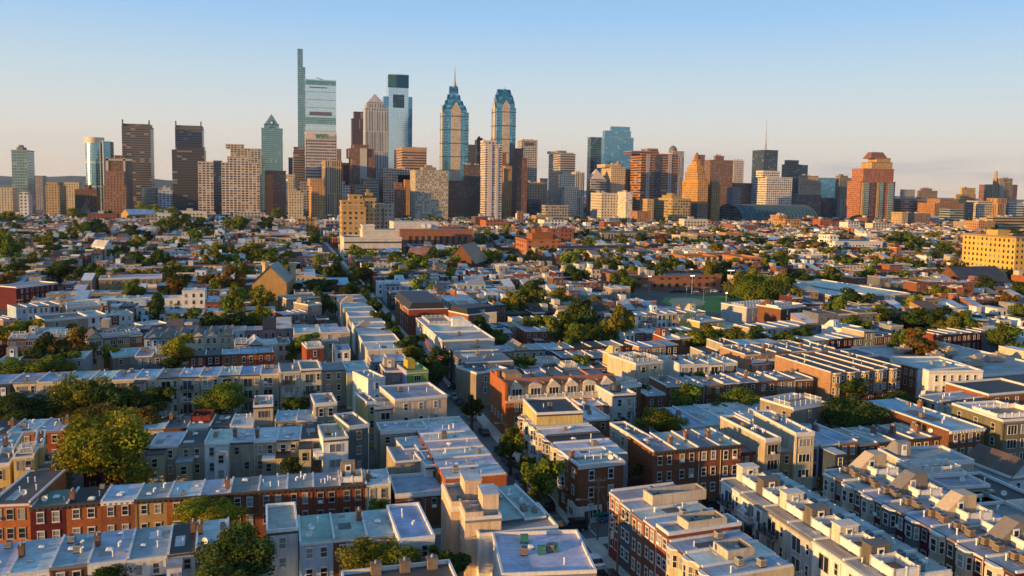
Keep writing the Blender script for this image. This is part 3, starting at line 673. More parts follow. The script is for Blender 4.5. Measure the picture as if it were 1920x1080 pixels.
# --- the middle row left (fronts)
row('the red-fronted row', (-40, 814), (117, 808), 7.3, 9.5, "brown,b,dc;orange,w,v;red,w,vc", group='small brick houses at the left')
row('the pale patchwork row', (205, 808), (475, 797), 7.2, 9, "brown,w,v;cream,w,;brown,s,c;white,w,k;gray,b,h;white,w,v", breaks=(205, 260, 305, 348, 390, 430, 475))
building('tan three storey house with white-trimmed windows and a chimney pair on its roof', (475, 764), (512, 762), 10, 8, 'beige', 'lg', 'cv', wins=(1, 0), ww=1.7, style='m', phrase='the tan three storey house')
row('the short pale-roofed pair', (515, 790), (595, 787), 7.4, 8.5, "taupe,blue,k;taupe,w,v")
building('tan bay-fronted tower house with grey roof', (590, 760), (632, 757), 10, 8, 'beige', 'lg', '', wins=(2, 0), phrase='the bay-fronted tower house')
# --- long cream row with balconies
row('the long cream balcony row', (-32, 720), (523, 700), 9.2, 10, "pale,blue,S;pale,lg,SE;pale,blue,Sh;pale,blue,S;cream,w,E;pale,blue,Sa;pale,blue,SE;pale,g,S;pale,w,Sh;cream,blue,Sa;pale,w,Sv;cream,blue,S;pale,lg,Sa",
    breaks=(-32, 15, 63, 110, 158, 197, 242, 283, 325, 365, 403, 443, 485, 523))
row('the tall cream pair with iron stairs', (525, 697), (603, 693), 10.2, 10, "pale,g,S;pale,g,SY")
row('the short beige row', (603, 694), (692, 690), 9.2, 10, "beige,g,;cream,blue,E")
building('white cubic house with pots on its grey roof', (690, 713), (722, 709), 9.5, 9, 'white', 'lg', 'vY', wins=(1, 0), phrase='the white cubic house')
building('taupe house with walled roof terrace and french windows', (722, 699), (762, 697), 9.5, 9, 'taupe', 'tan', 'YP', wins=(1, 0), ww=1.8, style='m')
RB = building('house with lavender side wall, green band and red brick base', (763, 699), (803, 696), 10, 9, 'green', 'tan', 'Y', wins=(1, 0), ww=1.7, style='m', phrase='the green banded house', trim=(.2, .36, .1))
# --- peach corner block on the main street
PB = building('peach stucco corner building with bay and terrace facing the street', (740, 752), (838, 743), 10.3, 12, 'peach', 'lg', 'Yav', wins=(3, 0), name='corner_building', cat='building', phrase='the peach corner building')
building('cream house with white railed balcony below the peach building', (703, 768), (742, 765), 8.5, 8, 'pale', 'lg', 'R', wins=(1, 0), ww=1.9, style='s')
building('narrow yellow stucco house left of the peach building', (688, 757), (706, 755), 9.5, 8, 'yellow', 'g', '', wins=(1, 0))
# --- white-roofed terrace along the main street
row('the white-roofed street terrace', (950, 889), (863, 782), 7.6, 10.5, "orange,w,akh;orange,w,h;red,w,v;brown,sil,k;red,w,a;brown,w,v;red,sil,v", wins=2, frm='near end', group='terrace houses on the west side of the street')
building('stained cream rear building with a row of small windows', (713, 812), (801, 806), 7.5, 6, 'dirty', 't', 'v', wins=(5, 0), ww=.8, wh=1.2, phrase='the stained cream building')
building('low cream rear wing with white roof and brown edge', (757, 846), (833, 838), 6.8, 7, 'dirty', 'w', 'v', wins=(0, 0))
building('blank cream rear wing with dark lean-to', (741, 868), (798, 863), 7, 9, 'dirty', 'lg', 'h', wins=(0, 0), sides='SWE')
building('white rear wing with one window beside the orange corner house', (798, 877), (835, 873), 6.9, 8, 'white', 'w', 'h', wins=(1, 0))
building('brown brick garage with blue-grey roof terrace behind the brick row', (741, 931), (843, 923), 5.2, 9, 'brown', 't', 'Y', wins=(2, 0), phrase='the brown brick garage')
# --- modern cream and white buildings at the bottom centre
CM = building('cream modern building with walled terraces and two stair towers', (846, 955), (912, 950), 9.8, 9, 'peach', 'tan', 'Y', name='modern_building', cat='building', wins=(0, 0), phrase='the cream terrace building')
building('front terrace block of the cream modern building with a patio', (872, 976), (940, 971), 9.8, 5.8, 'peach', 'tan', 'YW', wins=(0, 0), name='modern_building', cat='building')
row('the blue-roofed corner pair', (940, 977), (1024, 966), 8.6, 13, "gray,t,a;gray,t,vh")
building('plain white building with recessed grey roof at the street corner', (899, 1006), (1046, 990), 8, 8.5, 'white', 'lg', 'YW', wins=(0, 0), name='white_building', cat='building', phrase='the plain white corner building')
building('white flat-roofed building with green skylights at the bottom edge', (941, 1081), (1118, 1074), 8, 12, 'white', 'w', 'YWkkaav', wins=(3, 0), name='white_building', cat='building', phrase='the building with green skylights')
A0 = building('brown brick building with three big chimneys at the bottom edge', (650, 1138), (868, 1112), 8.4, 8.0, 'brown', 'n', 'Y', wins=(4, 0), name='chimney_building', cat='building')
# ================================================================== east side of the street
row('the street brick terrace', (1144, 920.6), (1345, 1074), 10, 11.2, "orange,lg,;slate,blue,a,-.3;rust,w,ve,-.5;rust,blue,ak,-.2;red,blue,Ya;cream,blue,Ba,-.8;cream,w,Bd,-.6;cream,blue,Ba,-.9", frm='far end', breaks=(1144, 1169.5, 1192, 1219, 1243, 1266, 1294, 1320, 1345), group='terrace houses on the east side of the street')
CS = building('red brick corner store building with white shopfront and blue door', (1085, 876), (1169.5, 867), 9.6, 8, 'rust', 'lg', 'cvWd', wins=(2, 0), name='corner_store', cat='building', phrase='the brick corner store')
row('the bay-windowed street row', (1009, 806), (1067, 859), 9.8, 11, "beige,w,B;dark,b,B;cream,w,B;gray,w,B", frm='far end')
building('tall yellow-tan block with black flat roof behind the bay-windowed row', (1006, 778), (1093, 774), 12, 11, 'yellow', 'b', '', wins=(0, 0), name='block_house', cat='house', phrase='the tall yellow-tan block')
row('the narrow white bay houses', (976, 778), (1006, 803), 10, 11, "red,lg,B;white,w,B;white,w,B", frm='far end')
row('the pink pair', (1093, 763), (1170, 757), 7.6, 10, "mauve,w,k;mauve,w,E")
building('grey house with spiral stair and black roof drum', (1150, 743), (1192, 740), 10, 11, 'lgray', 'lg', 'Yk', wins=(2, 0), phrase='the grey spiral stair house')
E3 = building('orange brick apartment building with dormered top floor and white balconies', (948, 752), (1162, 739), 8.2, 13, 'orange', 'g', '', wins=(18, 0), name='apartment_building', cat='apartment building', ww=.8, wh=1.5, phrase='the orange dormered apartment building', sides='')
building('white-trimmed corner house with railed roof deck at the end of the dormered block', (1163, 728), (1202, 722), 9.3, 9, 'brown', 'w', 'YR', wins=(2, 0))
# --- the brick block with a cream end wall and the row to its right
row('the cream-ended brick block', (1225.7, 847.5), (1390, 833.4), 10, 10.5, "rust,g,nk;rust,lg,nc;rust,g,nc;rust,lg,nkc", group='brick houses of the cream-ended block')
building('narrow cream-sided rear part of the brick block', (1196, 827), (1225, 824), 9.6, 11, 'pale', 'n', 'kW', wins=(0, 0))
row('the low red house', (1390, 850), (1427, 846), 7.6, 9, "red,g,nc")
building('tall narrow grey and tan modern house with three wide windows', (1435, 826.5), (1464, 824), 10.6, 15, 'beige', 'n', 'vva', wins=(1, 0), ww=2.1, wh=1.8, style='m', phrase='the tall narrow modern house')
row('the small tan house', (1464, 847), (1503, 844), 7.8, 10, "tan,lg,k")
building('white modern house with set-back upper box and glazed front', (1503, 836), (1538, 833.5), 8.2, 17, 'lgray', 'w', 'Y', wins=(1, 0), ww=2.2, wh=2.1, style='m', phrase='the glazed white house')
building('cream set-back upper storey with two windows', (1492, 815.5), (1527, 813.5), 11, 15, 'pale', 't', 'aavv', wins=(1, 0), ww=2, wh=1.3, style='m')
row('the blue and orange pair', (1538, 834.5), (1609, 827), 8.2, 12, "navy,blue,aE;orange,blue,ac", fc=(.66, .65, .62))
row('the right-hand brick row', (1609, 834.5), (1780, 817.5), 7.3, 10.5, "dark,lg,hk;red,lg,nck;rust,s,nc;rust,lg,nck;red,lg,ncd")
building('three storey brick corner building with white cornice and cream side wall', (1780, 809), (1846, 803), 9, 24, 'brown', 'blue', 'Nacv', wins=(4, 0), name='corner_building', cat='building', phrase='the white-corniced brick corner building', sides='WE')
building('dark olive modern building with wide windows and terrace, at the right edge', (1880, 791), (1968, 785), 10.8, 13, 'olive', 'w', 'YWD', wins=(3, 0), ww=2.2, wh=1.9, style='m', name='modern_building', cat='building', phrase='the dark olive modern building')
# --- bottom right: two terraces facing the west with roof decks
P_ROW = row('the white deck terrace', (1352, 899), (1640, 1091), 10.4, 11, "white,t,S;white,lg,S;pale,lg,S;lgray,t,S;white,lg,S;white,lg,S", frm='far end', group='white terrace houses with roof decks')
for i, o in enumerate(P_ROW):
    w_, d_, z = DIM[o]; hc = [(.62, .56, .47), (.13, .115, .1), (.6, .55, .46), (.15, .13, .11)][i % 4]
    mk('roof_strip', MB().box(.25, w_-.05, .25, 1.9, z, z+.08), [ROOF], o, color=[(.36, .3, .24), (.36, .36, .36)][i % 2])
    penthouse(o, w_*.05, 2.5, z, 1.7, 2.7, 2.3, hc, '-', 'E')
    mk('deck_floor', MB().box(w_*.05+1.8, w_-.1, 2.5, 6.0, z, z+.12), [PAINT], o, color=(.3, .17, .1))
    mk('deck_railing', solid_rail([(w_*.05+1.8, 5.9), (w_*.05+1.8, 2.4), (w_+.25, 2.4), (w_+.25, 5.9), (w_*.05+1.8, 5.9)], 1.25), [WHITE], o, loc=(0, 0, z+.1))
    for q in range(3): roof_bit(o, 'a', w_*(.2+.28*q), 7.4+.5*(q % 2), z, 0, (.2, .3, .34))
    roof_bit(o, 'v', w_*.6, 9.3, z)
Q_ROW = row('the bay-fronted deck terrace', (1546, 882.6), (1905, 1076), 10.8, 13, "maroon,lg,B;brown,lg,B;maroon,t,B;maroon,lg,B;maroon,blue,B;brown,lg,B;maroon,lg,B;maroon,t,B", frm='far end', group='bay-fronted terrace houses with roof decks')
for i, o in enumerate(Q_ROW):
    w_, d_, z = DIM[o]
    for ch in o.children:
        if ch.name.startswith('bay_window'): ch.color = rgba([(.5, .42, .31), (.5, .42, .31), (.46, .42, .36), (.1, .13, .15), (.1, .13, .15), (.46, .4, .3), (.5, .42, .31), (.5, .45, .38)][i])
    if i % 2 == 0: penthouse(o, w_*.02, 4.2, z, 2.3, 5.2, 2.9, [(.5, .4, .28), (.52, .44, .33), (.2, .18, .16), (.5, .42, .3)][i % 4], 'S', 'E', (.5, .42, .3))
    mk('deck_floor', MB().box(w_*.02+2.2, w_-.1, 6.0, 10, z, z+.12), [PAINT], o, color=(.34, .2, .12))
    mk('deck_railing', solid_rail([(w_*.02+2.2, 9.9), (w_*.02+2.2, 6.1), (w_+.1, 6.1), (w_+.1, 9.9), (w_*.02+2.2, 9.9)], 1.25), [WHITE], o, loc=(0, 0, z+.1))
    for q in range(3): roof_bit(o, 'a', w_*(.3+.25*q), 3.0+.5*(q % 2), z, 0, (.26, .2, .15))
    roof_bit(o, 'v', w_*.3, 1.8, z)
building('beige house with sloping stair head and roof terrace behind the bay-fronted terrace', (1700, 872), (1826, 866), 9, 8, 'pale', 'lg', 'YP', wins=(2, 0), phrase='the umbrella terrace house')
building('beige house with white railed roof deck between terrace and black roof', (1733, 894), (1812, 889), 9, 7, 'beige', 'lg', 'R', wins=(2, 0))
building('cream house with sunken flat roof and thick parapet', (1776, 918), (1856, 913), 8.6, 7, 'pale', 'lg', 'Yd', wins=(1, 0))
building('white house with large black flat roof and skylights at the right edge', (1812, 950), (1950, 938), 8, 12, 'white', 'b', 'kkdh', wins=(3, 0), phrase='the black flat roof')
building('pale blue gabled house with dark pitched roof at the right edge', (1893, 898), (1952, 891), 6.4, 10, 'lblue', 'n', 'Gv', wins=(2, 0))
building('small white house with grey roof below the black flat roof', (1895, 985), (1960, 976), 8, 10, 'white', 'g', 'Yv', wins=(1, 0))
# --- behind the brick block: long pale roofs
row('the long pale blue roofs', (1278, 800), (1530, 782), 6.6, 15, "white,blue,c;white,blue,v;white,w,h;white,w,v;white,blue,c;cream,lg,v", group='low pale-roofed houses')
building('tan flat-topped house with white roof deck railing beside a big tree', (1487, 768), (1550, 757), 9.6, 9, 'taupe', 'lg', 'RW', wins=(1, 0), phrase='the tan railed-deck house')
building('low house with a dark brown flat roof', (1452, 790), (1527, 800), 6, 14, 'white', 'n', 'v', wins=(2, 0))
row('the stepped cream houses', (1723, 742), (1846, 778), 8.6, 14, "pale,lg,vW;pale,b,vv;pale,lg,v", frm='far end')
building('brown and white corner house above the dark modern building', (1853, 742), (1960, 733), 9.3, 12, 'rust', 'b', 'Y', wins=(5, 0), cat='building', name='corner_building')
# --- right: white corner building and the brick bay block
building('white three storey building with rows of windows and pale blue roof', (1742, 698), (1843, 697), 9, 18, 'white', 'blue', 'Y', wins=(6, 0), name='white_building', cat='building', phrase='the white three storey building', wh=1.5)
building('brown brick side block adjoining the white three storey building', (1690, 683), (1741, 696), 8.9, 14, 'rust', 's', 'a', wins=(4, 0))
ST = building('low store building with wide grey flat roof and big rooftop units', (1800, 708), (1990, 694), 5.5, 42, 'gray', 'lg', 'Y', wins=(0, 0), name='store_building', cat='store', phrase='the wide grey store roof')
for q, (fx, fy) in enumerate(((.15, .2), (.3, .75), (.45, .25), (.5, .3), (.7, .8), (.8, .35), (.6, .6), (.35, .5))):
    w_, d_, z = DIM[ST]; mk('roof_unit', MB().box(-2-q % 3, 2, -1.2, 1.2, .2, 1.9).box(-1, 1, -.8, .8, 1.9, 2.5).tube((0, 0, 2.5), (0, 0, 2.9), .5, 8), [PAINT], ST, loc=(w_*fx, d_*fy, z), color=(.34, .29, .23))
row('the tan bay-windowed brick block', (1558, 699), (1690, 689), 10.6, 22, "adobe,b,B;red,b,B;red,b,B;red,b,B;red,b,B", extra='tan', group='brick houses with tan bays')
row('the brick roof-terrace block', (1410, 683), (1590, 671), 8.2, 5, "adobe,s,D;adobe,s,D;adobe,s,D;adobe,s,D;adobe,s,D;adobe,s,D", group='brick houses of the roof-terrace block')
row('the roof-terrace block upper storeys', (1397, 665), (1567, 654), 10.8, 12, "adobe,s,v;adobe,s,c;adobe,s,v;adobe,s,v;adobe,s,c;adobe,s,v", wins=1, name='upper_house', cat='upper house')
building('tan brick block with sunlit side wall below the roof-terrace block', (1560, 672), (1648, 668), 7.5, 10, 'tan', 's', 'dd', wins=(3, 0))
row('the white balcony block', (1273, 684), (1383, 679), 10, 12, "white,t,aaS;white,t,aaS;white,w,aaS;white,t,avS", group='white houses with black balconies', cat='balcony house', name='balcony_house')
building('small cream house right of the white balcony block', (1383, 703), (1408, 701), 6.5, 8, 'cream', 'blue', '', wins=(1, 0))
building('cream four storey block with green-tinted windows and roof rails', (1192, 684), (1243, 679), 10.5, 13, 'pale', 'lg', 'Ra', wins=(2, 0), name='block_house', cat='house', phrase='the cream four storey block', ww=1.1)
building('cream side block with tall chimney-like stair tower', (1165, 674), (1192, 672), 10.2, 10, 'yellow', 'lg', 'P', wins=(1, 0))
row('the small mixed roofs', (1060, 693), (1165, 688), 7, 9, "cream,lg,R;pale,blue,v;red,b,h;gray,g,v")
row('the small gabled brick row', (938, 659), (1198, 647), 7.4, 9.5, "mauve,lg,;cream,tan,G;beige,lg,;navy,blue,;red,lg,c;red,b,n;rust,b,n;red,lg,n;maroon,b,n", breaks=(938, 962, 990, 1020, 1050, 1072, 1105, 1135, 1167, 1198))
row('the pink end houses', (1198, 652), (1273, 647), 7.4, 9, "pink,blue,;cream,blue,;dark,blue,")
row('the white ball field row', (1175, 591), (1323, 585), 8.4, 9, "pale,blue,E;white,blue,E;beige,lg,;white,lg,P;pale,w,;beige,lg,;white,blue,;cream,w,P")
building('cream and grey house with pyramid roof light', (1312, 605), (1358, 601), 8.5, 11, 'yellow', 'lg', 'kP', wins=(3, 0))
building('low cream box-like house with blank walls', (1359, 618), (1399, 613), 6.5, 9, 'yellow', 'lg', 'Y', wins=(0, 0))
row('the low-roofed field row', (1172, 626), (1300, 619), 6.8, 8, "white,teal,;red,lg,;red,w,;red,lg,;maroon,s,;brown,w,;red,w,")
row('the roofs near the awning house', (1415, 618), (1500, 611), 7.2, 11, "beige,lg,;cream,w,;pale,lg,;beige,w,")
row('the mixed brick row', (1518, 640), (1672, 628), 7.8, 10, "taupe,w,;maroon,w,n;maroon,lg,n;tan,w,;cream,lg,,1.6;red,b,;purple,b,", breaks=(1518, 1553, 1578, 1598, 1618, 1640, 1656, 1672))
row('the dark red row', (1767, 629), (1858, 621), 7.4, 10, "red,b,n;maroon,lg,n;red,lg,n;maroon,lg,;red,g,n")
building('white house with curved roof wall and canvas awning', (1582, 619), (1618, 615), 8.5, 9, 'white', 'w', 'P', wins=(1, 0))
building('white-railed roof deck building near the ball field', (1400, 578), (1475, 572), 8.8, 14, 'lgray', 'lg', 'R', wins=(4, 0), phrase='the white-railed deck building')
building('brown house with wooden rooftop pavilion', (1464, 580), (1512, 575), 9.5, 12, 'brown', 'n', 'DP', wins=(2, 0))
# --- schools right of the field
building('long low beige school wing with ribbon windows and blue base', (1467, 536), (1561, 556), 8, 30, 'beige', 'w', 'Y', wins=(9, 0), name='school_building', cat='school', phrase='the school wing', ww=2.4, style='m', sides='SWNE')
building('wide beige school hall with white flat roof', (1632, 554), (1706, 551), 8.5, 60, 'taupe', 'w', 'Y', wins=(0, 0), name='school_building', cat='school', phrase='the school hall')
# --- street walls towards the city
row('the western street wall', (761, 655), (679, 553), 8.4, 11, "pale,w,;white,lg,Y;cream,w,;white,w,YP;beige,lg,;pale,w,Y;tan,lg,;white,w,;cream,g,P;white,lg,", frm='near end', group='houses on the far west side of the street')
row('the white modern street houses', (780, 598), (829, 640), 9.8, 16, "lgray,w,YR;white,w,YP;white,lg,Ya", frm='far end')
row('the dark scaffolded houses', (829, 640), (873, 681), 9.6, 13, "dark,g,aa;slate,g,ah", frm='far end')
building('grey corner house with flat roof at the street crossing', (893, 702), (952, 693), 8.4, 9, 'taupe', 'blue', 'a', wins=(2, 0), phrase='the grey crossing house')
row('the pale roofs behind the dormers', (938, 690), (1055, 683), 6.8, 11, "white,blue,c;pale,lg,v;cream,s,R")
row('the black mansard row', (741, 557), (767, 581), 9.6, 15, "orange,w,M;orange,w,M;red,w,M", frm='far end', group='brick houses with black mansards')
building('brick house with black mansard and roof decks on a back street', (878, 592), (932, 586), 8.6, 12, 'orange', 'lg', 'M', wins=(3, 0))
row('the back street houses', (826, 556), (872, 588), 9, 12, "white,w,P;pale,lg,R;pale,lg,R", frm='far end')
row('the grey yard row', (908, 615), (975, 610), 7, 8, "beige,lg,E;gray,b,E;beige,g,")
row('the cream yard row', (965, 601), (1075, 597), 7, 9, "cream,lg,E;beige,b,;lgray,w,E;cream,g,;pale,lg,P")
# --- left middle
row('the brown and slate modern row', (15, 636), (138, 630), 9.3, 10, "brown,w,R;slate,w,P;brown,w,R;slate,w,R", group='modern houses in brown and slate', style='m', ww=2.0)
row('the gabled modern houses', (163, 636), (267, 628), 9.0, 9, "pale,n,G;brown,w,R;tan,w,R;brown,w,R", breaks=(163, 193, 218, 243, 267), style='m', ww=1.4)
building('low taupe house with pale flat roof before the gabled row', (210, 670), (287, 664), 6.3, 10, 'taupe', 'blue', 'vv', wins=(3, 0), phrase='the low taupe house')
row('the row of arched gables', (270, 634), (437, 628), 8.4, 9, "lblue,s,G;beige,s,G;cream,s,G;pale,s,Gc;pale,s,G;cream,s,Gc", group='gabled houses with arched windows')
row('the brick row below the gables', (353, 668), (513, 661), 7.0, 8, "red,b,n;maroon,b,n;orange,blue,;orange,blue,;red,blue,n", breaks=(353, 384, 415, 447, 479, 513))
row('the houses beside the gables', (440, 648), (545, 643), 7.6, 9, "gray,b,R;lgray,w,G;pale,w,;pale,g,a")
building('red brick house with small tower room and deck', (575, 654), (607, 652), 9, 8, 'red', 'w', 'R', wins=(1, 0))
building('cream block with two stair towers on its roof', (537, 562), (602, 558), 9, 11, 'beige', 'tan', 'Y', wins=(5, 0), name='block_house', cat='house', phrase='the twin tower block')
building('taupe three storey house with brick base below the twin tower block', (577, 573), (603, 570), 10, 9, 'taupe', 'g', 'YP', wins=(1, 0), ww=2, style='m')
row('the houses below twin towers', (530, 590), (577, 586), 8, 8, "red,w,;lgray,lg,;orange,w,B", breaks=(530, 553, 563, 577))
row('the tall white left houses', (30, 578), (112, 571), 9.4, 10, "lblue,g,;white,lg,;white,lg,;lgray,g,")
building('beige house with arched gable windows', (83, 602), (165, 595), 9, 12, 'beige', 's', 'k', wins=(2, 0))
building('long white house beside the arched gable house', (165, 594), (200, 591), 9, 12, 'white', 't', '', wins=(2, 0))
building('cream flat house with white railed deck', (125, 577), (190, 573), 8.6, 12, 'pale', 'w', 'R', wins=(3, 0))
row('the brick and white pair', (196, 592), (250, 588), 8.2, 10, "rust,w,P;white,lg,")
building('low white flat-roofed house under the round trees', (272, 613), (316, 608), 6, 9, 'white', 'w', '', wins=(2, 0))
building('long dark maroon brick block with white end', (30, 540), (108, 531), 9.5, 12, 'maroon', 'lg', '', wins=(7, 0), name='block_house', cat='house')
building('long tan and brown apartment block with white upper floor', (185, 524), (304, 521), 9.6, 14, 'tan', 'w', 'YP', wins=(9, 0), name='apartment_block', cat='apartment building', phrase='the long tan apartment block')
row('the far left pair', (5, 600), (30, 597), 8, 9, "mauve,g,;lblue,g,")
# ================================================================== downtown
TAN_, ORN, BRK, CRM, WHT, GRY, DRK, BEI = (.42, .3, .16), (.45, .24, .09), (.2, .085, .05), (.52, .43, .31), (.62, .58, .54), (.3, .27, .26), (.045, .04, .042), (.36, .31, .24)
# left group
T('slim grey green glass apartment tower alone at the far left', (21, 50, 64), 282, 1320, 'tglass', (.3, .33, .31), 'Ep')
T('low cream apartment block beside the far left glass tower', (-30, -4, 23), 353, 1250, 'punch', CRM)
T('small white stepped tower below the far left glass tower', (35, 36, 53), 366, 1190, 'punch2', (.6, .6, .58), '', [(38, 50, 361)])
T('grey block behind the far left glass tower', (52, 80, 87), 330, 1650, 'punch', GRY, 'E')
T('tan brick office block with dark punched windows at the left', (85, 111, 124), 349, 1230, 'punch', (.45, .31, .15), 'E', [(86, 107, 343)])
T('wide low brick building right of the tan office block', (124, 140, 181), 356, 1290, 'brick', BRK, '', [(157, 166, 348)])
T('black low block with glass front among brick buildings', (141, 142, 160), 373, 1240, 'dglass', DRK)
T('pale yellow low block behind the brick buildings at the left', (118, 119, 148), 343, 1400, 'punch', (.6, .5, .33), '')
# round blue glass tower with a golden sunlit edge
Y0 = 1450; P, Q, R3 = atY(156, 262, Y0), atY(192, 262, Y0), atY(206, 265, Y0); zt = atY(174, 257, Y0).z; rr_ = (Q.x-P.x)/2
t = thing('tower', 'round blue glass tower with pale crown band and golden left edge', 'tower', (P.x+rr_, Y0, 0), 0, 'downtown towers'); n = 28
cy = [(rr_*math.cos(2*math.pi*i/n), rr_+rr_*math.sin(2*math.pi*i/n)) for i in range(n)]
mk('glass_drum', MB().prism(cy, 0, zt-9), [facade('f_drum', 3.2, 4.2, .9, .86, (.2, .42, .5), .16, .8, .05, (.5, .55, .5), vary=.1, wallmetal=.5, wallrough=.3)], t, color=(.45, .5, .5))
mk('crown_band', MB().prism([(x*1.02, rr_+(y-rr_)*1.02) for x, y in cy], zt-9, zt), [COPING], t, color=(.6, .5, .38))
for q in range(6): z = zt-40-q*38; mk('floor_band', MB().prism([(x*1.015, rr_+(y-rr_)*1.015) for x, y in cy], z, z+1.6, bottom=True), [PAINT], t, color=(.6, .6, .58))
mk('side_block', MB().box(rr_*.98, rr_*.98+R3.x-Q.x, 4, 34, 0, R3.z), [fac('bglass')], t, color=(.25, .38, .42)); mk('white_pier', MB().box(rr_*.95, rr_*.95+1.6, 1, 4, 0, zt-4), [WHITE], t); mark((P.x, Y0, 0), 2*rr_+10, 2*rr_)
T('brick and white striped hotel tower left of the dark towers', (196, 236, 248), 298, 1330, 'brick', (.17, .09, .06), 'E', [(213, 230, 292, 6, 6)], xt=[(198, 205, 296, 380, (.58, .5, .44)), (231, 237, 296, 400, (.58, .5, .44)), (197, 248, 297, 302, (.5, .42, .36))])
T('brown brick stepped tower in front of the striped hotel tower', (193, 194, 236), 349, 1215, 'brick', (.25, .125, .075), '', [(197, 232, 322, 3, 3)], depth=18)
D1 = T('taller of two dark bronze slab towers with corner posts', (228, 282, 285), 238, 1560, 'stripe', (.14, .12, .115), 'E', [(230, 280, 233, 2, 2)], depth=40)
D2 = T('dark bronze slab tower with corner posts behind a black block', (328, 379, 381), 240, 1600, 'stripe', (.14, .12, .115), 'E', [(330, 378, 236, 2, 2)], depth=40)
for D_, (a, b_, y) in ((D1, (230, 280, 228)), (D2, (329, 378, 231))):
    t, W, d, Z = D_
    for x in (0.5, W-3): mk('corner_post', MB().box(x, x+2, -.4, 1.8, Z-1, Z+12), [STUCCO], t, color=(.13, .11, .1))
T('black office block with pale roof storey below the bronze slab', (322, 383, 386), 282, 1330, 'stripe', (.05, .042, .05), 'E', [(329, 382, 276, 3, 8)], depth=34)
T('pale green glass low block between the dark towers', (248, 266, 292), 352, 1400, 'pglass', (.5, .55, .52), '')
T('pale blue balcony block left of the black office block', (295, 297, 324), 358, 1330, 'balc', (.5, .56, .62), 'p')
T('left slab of the twin cream balcony apartment buildings', (369, 371, 400), 304, 1240, 'balc', (.52, .45, .38), '', depth=20)
T('dark recess block between the cream balcony slabs', (399, 400, 415), 302, 1250, 'dglass', (.12, .11, .12), '', depth=16)
T('wide right slab of the twin cream balcony apartment buildings', (414, 415, 487), 306, 1240, 'balc', (.54, .46, .38), 'u', [(426, 466, 294, 5, 5)], depth=20)
T('long beige apartment slab behind the twin balcony buildings', (410, 432, 490), 279, 1420, 'balc', (.48, .41, .32), '', [(423, 457, 271, 4, 6)])
# blue green arrow-topped tower with a round emblem
t, W, d, Z = T('blue green tower with pointed gable top and round emblem', (489, 490, 530), 241, 1700, 'tglass', (.16, .28, .31), '', [(495, 523, 233, 2, 2)], depth=34)
P, Q, A_ = atY(495, 233, 1700), atY(523, 233, 1700), atY(509, 213.5, 1700); x0 = atY(490, 241, 1700).x
b = MB(); a, c, m_ = P.x-x0, Q.x-x0, A_.x-x0
b.face([(a, 2, P.z-1), (c, 2, P.z-1), (m_, 2, A_.z)]).face([(c, 32, P.z-1), (a, 32, P.z-1), (m_, 32, A_.z)]).face([(a, 32, P.z-1), (a, 2, P.z-1), (m_, 2, A_.z), (m_, 32, A_.z)]).face([(c, 2, P.z-1), (c, 32, P.z-1), (m_, 32, A_.z), (m_, 2, A_.z)])
mk('gable_top', b, [PAINT], t, color=(.16, .28, .31))
mk('round_emblem', MB().tube((m_, 2, P.z+4), (m_, 1.4, P.z+4), 4.6, 20).tube((m_, 1.5, P.z+4), (m_, 1.2, P.z+4), 2.2, 16, m=1), [MATS.setdefault('emb', plain('emblem_blue', (.02, .2, .36), .4)), WHITE], t)
for fx in (-8, -3, 2, 7): mk('dark_rib', MB().box(m_+fx-.5, m_+fx+1.5, 1.2, 1.9, 40, Z-(8 if abs(fx) > 4 else -4)), [PAINT], t, color=(.02, .09, .13))
T('brown and orange stone tower in front of the arrow-topped tower', (494, 497, 536), 321, 1260, 'punch', (.17, .1, .075), '', depth=22, xt=[(498, 512, 327, 405, (.4, .2, .09))])
T('cream slim apartment tower with a rounded top, sunlit on its left', (526, 540, 557), 335, 1300, 'punch', CRM, '', [(530, 553, 328, 3, 3)])
T('cream front tower of the slim sunlit pair', (536, 541, 569), 363, 1120, 'punch', (.5, .4, .27), 'u', [(541, 564, 359, 3, 3)])
T('slim brown banded tower at the left of the white bank tower', (540, 541, 549), 296, 1650, 'band', (.16, .11, .1))
T('brown banded tower with sloping roof beside the white bank tower', (549, 550, 573), 285, 1500, 'band', (.22, .15, .12), '', [(551, 572, 276, 6, 6)])
# the tallest tower: glass slab with a lantern blade
Y0 = 1780
t, W, d, Z = T('tallest pale blue glass tower with a slim blade rising at its left', (571, 572.5, 630), 150, Y0, 'pglass', (.42, .55, .6), '', depth=50)
x0 = atY(572.5, 150, Y0).x
for (a, b_, y, i0, dd) in ((558, 568, 90, 8, 14), (560, 572.6, 125, 3, 24)):
    A_, B_ = atY(a, y, Y0), atY(b_, y, Y0); mk('blade', MB().box(A_.x-x0, B_.x-x0, i0, dd, 0, A_.z), [fac('tglass')], t, color=(.16, .26, .3))
for (a, b_, y0, y1, cc, z_) in ((573, 630, 150, 161, (.06, .2, .26), .4), (580, 613, 162.5, 166, (.1, .11, .14), .7), (580, 622, 209, 217, (.12, .12, .15), .7), (573, 630, 219, 234, (.2, .34, .36), .5), (573, 630, 234, 236, (.5, .58, .6), .9)):
    A_, B_ = atY(a, y0, Y0), atY(b_, y1, Y0); mk('facade_band', MB().box(A_.x-x0, B_.x-x0, -z_, .02-.1, B_.z, A_.z, bottom=True), [fac('tglass') if cc[1] > .15 else PAINT], t, color=cc)
for q in range(9): z = Z-25-q*16; mk('facade_band', MB().box(.5, W-.5, -.25, -.02, z, z+1.1, bottom=True), [PAINT], t, color=(.2, .3, .34))
p_ = atY(607, 149, Y0); mk('roof_crane', MB().tube((p_.x-x0, 20, Z), (p_.x-x0, 20, Z+3), 1.2).tube((p_.x-x0+2, 20, Z+2.5), (p_.x-x0-14, 20, Z+7), .6), [DARKM], t)
